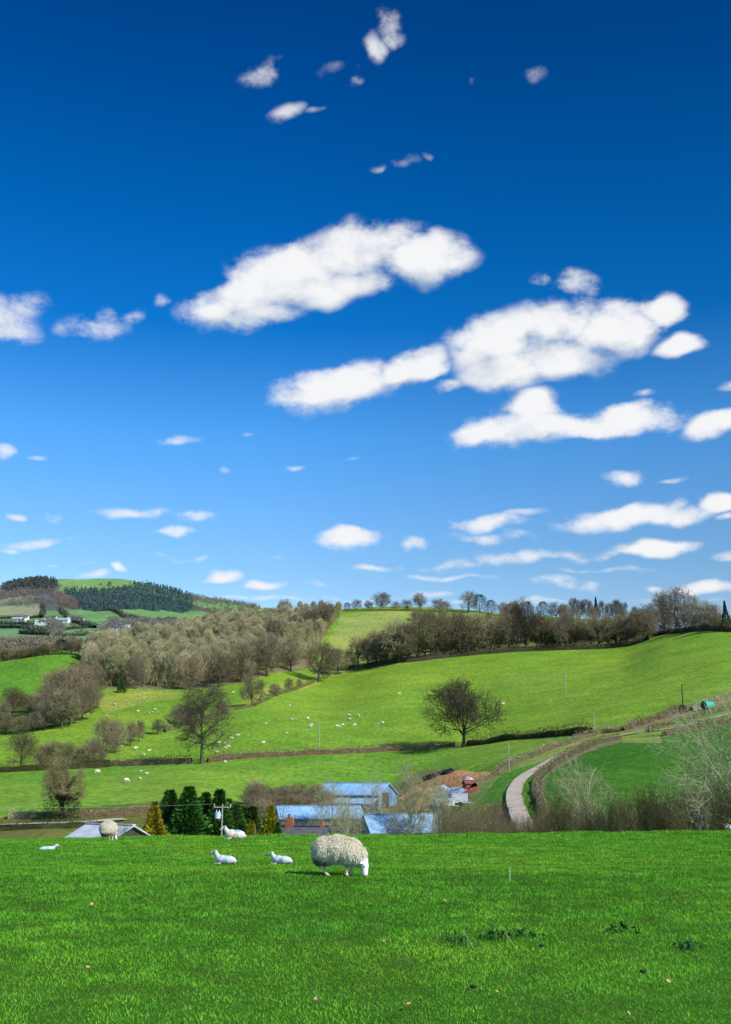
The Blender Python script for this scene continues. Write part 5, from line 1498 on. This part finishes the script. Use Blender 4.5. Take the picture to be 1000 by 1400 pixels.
# clouds: soft-edged cumulus at their bearings and heights in the sky
CL = [(330, 410, 82, 38, 18, 1), (400, 375, 108, 50, 15, 1), (490, 345, 98, 46, 8, 1), (575, 352, 75, 36, 8, 1), (350, 430, 62, 24, 10, 1), (455, 390, 95, 30, 10, 1), (622, 342, 28, 24, 0, .7),
      (470, 530, 100, 34, 8, 1), (560, 505, 62, 28, 22, .95), (680, 470, 74, 42, 15, 1), (760, 445, 92, 40, 5, 1), (840, 450, 78, 42, 12, 1), (900, 430, 42, 22, 5, .9), (700, 505, 82, 34, 10, 1), (760, 490, 92, 34, 8, 1), (935, 475, 54, 19, 12, .95), (620, 525, 48, 16, 8, .8),
      (785, 385, 48, 28, -10, .75), (742, 378, 28, 14, 0, .4), (670, 590, 62, 24, 10, 1), (735, 555, 52, 24, 0, 1), (720, 582, 92, 28, 5, 1), (840, 577, 108, 24, 4, 1), (905, 570, 48, 18, 0, .8), (885, 543, 32, 12, 0, .4), (985, 578, 56, 21, 10, 1), (995, 520, 24, 14, 30, .7),
      (5, 440, 62, 50, 0, .8), (42, 415, 32, 28, 0, .45), (135, 445, 62, 27, 5, .75), (172, 435, 36, 18, 12, .45), (225, 415, 22, 12, 0, .3), (20, 470, 50, 16, 0, .3),
      (365, 98, 46, 23, 16, .68), (395, 148, 34, 19, 12, .55), (440, 145, 34, 8, 8, .2), (505, 60, 30, 22, 32, .65), (532, 38, 30, 26, -20, .75), (478, 115, 14, 14, 0, .4), (455, 95, 50, 22, 20, .13),
      (510, 233, 20, 7, 22, .28), (545, 220, 28, 12, 22, .2), (575, 212, 17, 12, 0, .12), (735, 105, 22, 14, 20, .16), (645, 112, 14, 12, 0, .1),
      (240, 602, 35, 12, 6, .45), (340, 593, 17, 8, 0, .22), (8, 615, 28, 16, 0, .55), (58, 627, 25, 9, 0, .5), (310, 640, 16, 9, 0, .22), (408, 640, 24, 9, 12, .35), (375, 635, 16, 8, 0, .18), (470, 626, 32, 8, 10, .35),
      (855, 655, 46, 16, -4, .8), (920, 660, 42, 8, 6, .4), (875, 707, 120, 17, 6, 1), (985, 690, 45, 16, 6, .9), (990, 712, 30, 9, 0, .6), (800, 715, 45, 12, 0, .7),
      (672, 715, 62, 17, 4, .85), (680, 735, 72, 14, 0, .65), (475, 735, 54, 16, 0, .95), (570, 742, 32, 13, 0, .6), (740, 760, 125, 16, 3, .65), (880, 752, 74, 13, 3, .9), (620, 774, 70, 11, 6, .45),
      (240, 729, 32, 11, 0, .85), (190, 702, 75, 13, 3, .6), (275, 707, 55, 13, 0, .6), (70, 709, 30, 11, 0, .5), (50, 744, 65, 11, 4, .65), (15, 701, 16, 8, 0, .5), (10, 754, 28, 8, 0, .5),
      (300, 781, 43, 10, 0, .85), (360, 795, 38, 9, 0, .75), (162, 779, 15, 9, 0, .85), (130, 788, 28, 8, 0, .35), (510, 777, 44, 10, 0, .45), (435, 797, 34, 8, 0, .5), (755, 798, 52, 11, 0, .65), (810, 806, 42, 9, 0, .5), (975, 800, 66, 11, 0, .75), (990, 762, 36, 9, 0, .5), (895, 805, 34, 8, 0, .45), (380, 762, 20, 6, 0, .25), (590, 812, 60, 8, 0, .3), (180, 806, 60, 7, 0, .3),
      (600, 790, 130, 6, 2, .34), (850, 782, 150, 7, 3, .36), (260, 762, 90, 6, 3, .3), (450, 818, 160, 6, 0, .34), (720, 826, 200, 6, 1, .36), (930, 822, 110, 8, 2, .42), (80, 775, 80, 6, 4, .3), (330, 815, 90, 6, 0, .32), (720, 700, 60, 8, 5, .3)]


def sky_pt(px, py):
    a = (px - 500) / F; b = (700 - py) / F
    v = np.array([a, CT - b * ST, ST + b * CT]); v /= np.linalg.norm(v)
    return np.array([math.atan2(v[0], v[1]), math.asin(v[2])])


def vec(op, a, b, c=None):
    n = N_.new('ShaderNodeVectorMath'); n.operation = op
    for k, v in enumerate((a, b, c)):
        if v is None: continue
        if isinstance(v, tuple): n.inputs[k].default_value = v
        else: LK.new(v, n.inputs[k])
    return n.outputs['Value'] if op == 'DOT_PRODUCT' else n.outputs[0]


def comb(x, y, z):
    n = N_.new('ShaderNodeCombineXYZ')
    for k, v in enumerate((x, y, z)):
        if isinstance(v, (int, float)): n.inputs[k].default_value = v
        else: LK.new(v, n.inputs[k])
    return n.outputs[0]


def tex_noise(scale, detail, rough):
    n = N_.new('ShaderNodeTexNoise'); n.noise_dimensions = '2D'; n.inputs['Scale'].default_value = scale; n.inputs['Detail'].default_value = detail; n.inputs['Roughness'].default_value = rough
    LK.new(mpn.outputs[0], n.inputs['Vector'])
    return n


mpn = N_.new('ShaderNodeMapping'); mpn.inputs['Scale'].default_value = (.88, 1.4, 1); mpn.inputs['Rotation'].default_value = (0, 0, R(-14)); LK.new(comb(azi, ele, 0.), mpn.inputs[0])
nz1 = tex_noise(20, 9, .61)
nz2 = tex_noise(75, 4, .6)
noise_c = mth('MULTIPLY_ADD', mth('SUBTRACT', nz2.outputs[0], .5), .18, mth('SUBTRACT', nz1.outputs[0], .5))
wcol = vec('SUBTRACT', tex_noise(15, 2, .5).outputs['Color'], (.5, .5, .5))
wx = vec('MULTIPLY_ADD', wcol, (.042, .026, 0.), comb(azi, ele, 1.0))


def field(items, p1):
    """the largest of many soft ellipses, each a quadratic form of (azimuth, elevation)"""
    s_ = N_.new('ShaderNodeSeparateXYZ'); LK.new(p1, s_.inputs[0])
    p2 = comb(mth('MULTIPLY', s_.outputs[0], s_.outputs[0]), mth('MULTIPLY', s_.outputs[0], s_.outputs[1]), mth('MULTIPLY', s_.outputs[1], s_.outputs[1]))
    acc = None
    for k, (px, py, rx, ry, rot, op) in enumerate(items):
        c = sky_pt(px, py); cr_, sr_ = math.cos(R(rot)), math.sin(R(rot))
        ax = sky_pt(px + rx * cr_, py - rx * sr_) - c; ay = sky_pt(px - ry * sr_, py - ry * cr_) - c
        th = math.atan2(ax[1], ax[0]); la, lb = np.hypot(*ax), np.hypot(*ay)
        e1 = np.array([math.cos(th), math.sin(th)]) / la; e2 = np.array([-math.sin(th), math.cos(th)]) / lb
        Q_ = np.outer(e1, e1) + np.outer(e2, e2); lq = -2 * Q_ @ c; g0 = c @ Q_ @ c
        op = op * 1.2 + .05 if op < .5 else op
        top = .18 + .98 * op; g_ = 1.0
        if op >= .9: g_ = 1.15; top = 1.42
        Q_ = Q_ * g_; lq = lq * g_; g0 = g0 * g_
        d1 = vec('DOT_PRODUCT', p2, (-Q_[0, 0], -2 * Q_[0, 1], -Q_[1, 1]))
        d2 = vec('DOT_PRODUCT', p1, (-lq[0], -lq[1], top - g0))
        f = mth('ADD', d1, d2)
        acc = f if acc is None else mth('MAXIMUM', acc, f)
        if k % 6 == 5:      # keeps the number of values alive at once small
            p1 = vec('MULTIPLY_ADD', acc, (1e-12, 1e-12, 0.), p1); p2 = vec('MULTIPLY_ADD', acc, (1e-12, 1e-12, 0.), p2)
    return acc, p1


F1, p1 = field(CL, wx)
big = [c for c in CL if c[5] >= .7 and c[2] > 34]
F2, _ = field(big, vec('ADD', vec('MULTIPLY_ADD', F1, (1e-12, 1e-12, 0.), wx), (.009, .024, 0.)))
amp = mth('MINIMUM', mth('MAXIMUM', mth('MULTIPLY_ADD', F1, -2.9, 5.3), 1.6), 4.7)
fld = mth('MULTIPLY_ADD', noise_c, amp, F1)
mr = N_.new('ShaderNodeMapRange'); mr.interpolation_type = 'SMOOTHSTEP'; mr.inputs['From Min'].default_value = -.08; mr.inputs['From Max'].default_value = 1.3
LK.new(fld, mr.inputs['Value'])
mr2 = N_.new('ShaderNodeMapRange'); mr2.interpolation_type = 'SMOOTHSTEP'; mr2.inputs['From Min'].default_value = -.1; mr2.inputs['From Max'].default_value = 1.05
LK.new(F1, mr2.inputs['Value'])
alpha = mth('MULTIPLY', mr.outputs[0], mr2.outputs[0])
dlt = mth('MINIMUM', mth('MAXIMUM', mth('SUBTRACT', F1, F2), -.8), .8)
sh = mth('ADD', mth('MULTIPLY_ADD', dlt, .62, .58), mth('MULTIPLY', noise_c, 1.0))
crc = N_.new('ShaderNodeValToRGB'); crc.color_ramp.elements[0].color = (.56, .65, .77, 1); crc.color_ramp.elements[1].color = (.97, .98, 1., 1); crc.color_ramp.elements[0].position = .16; crc.color_ramp.elements[1].position = .72
LK.new(sh, crc.inputs[0])
csc = N_.new('ShaderNodeVectorMath'); csc.operation = 'SCALE'; csc.inputs['Scale'].default_value = 9.4; LK.new(crc.outputs[0], csc.inputs[0])
mixc = N_.new('ShaderNodeMix'); mixc.data_type = 'RGBA'; mixc.clamp_factor = True
LK.new(alpha, mixc.inputs[0]); LK.new(skycol, mixc.inputs[6]); LK.new(csc.outputs[0], mixc.inputs[7])
LK.new(mixc.outputs[2], bg.inputs[0])

cam = bpy.data.cameras.new('camera'); cam.sensor_fit = 'VERTICAL'; cam.sensor_height = 36; cam.lens = 36; cam.clip_start = .1; cam.clip_end = 20000
cob = bpy.data.objects.new('camera', cam); COL.objects.link(cob); sc.camera = cob
cob.rotation_euler = (R(90) + TH, 0, 0)
w.cycles.sampling_method = 'NONE'
sc.cycles.max_bounces = 3; sc.cycles.diffuse_bounces = 1; sc.cycles.glossy_bounces = 2; sc.cycles.transmission_bounces = 2
sc.view_settings.view_transform = 'Standard'; sc.view_settings.look = 'None'; sc.view_settings.exposure = 0
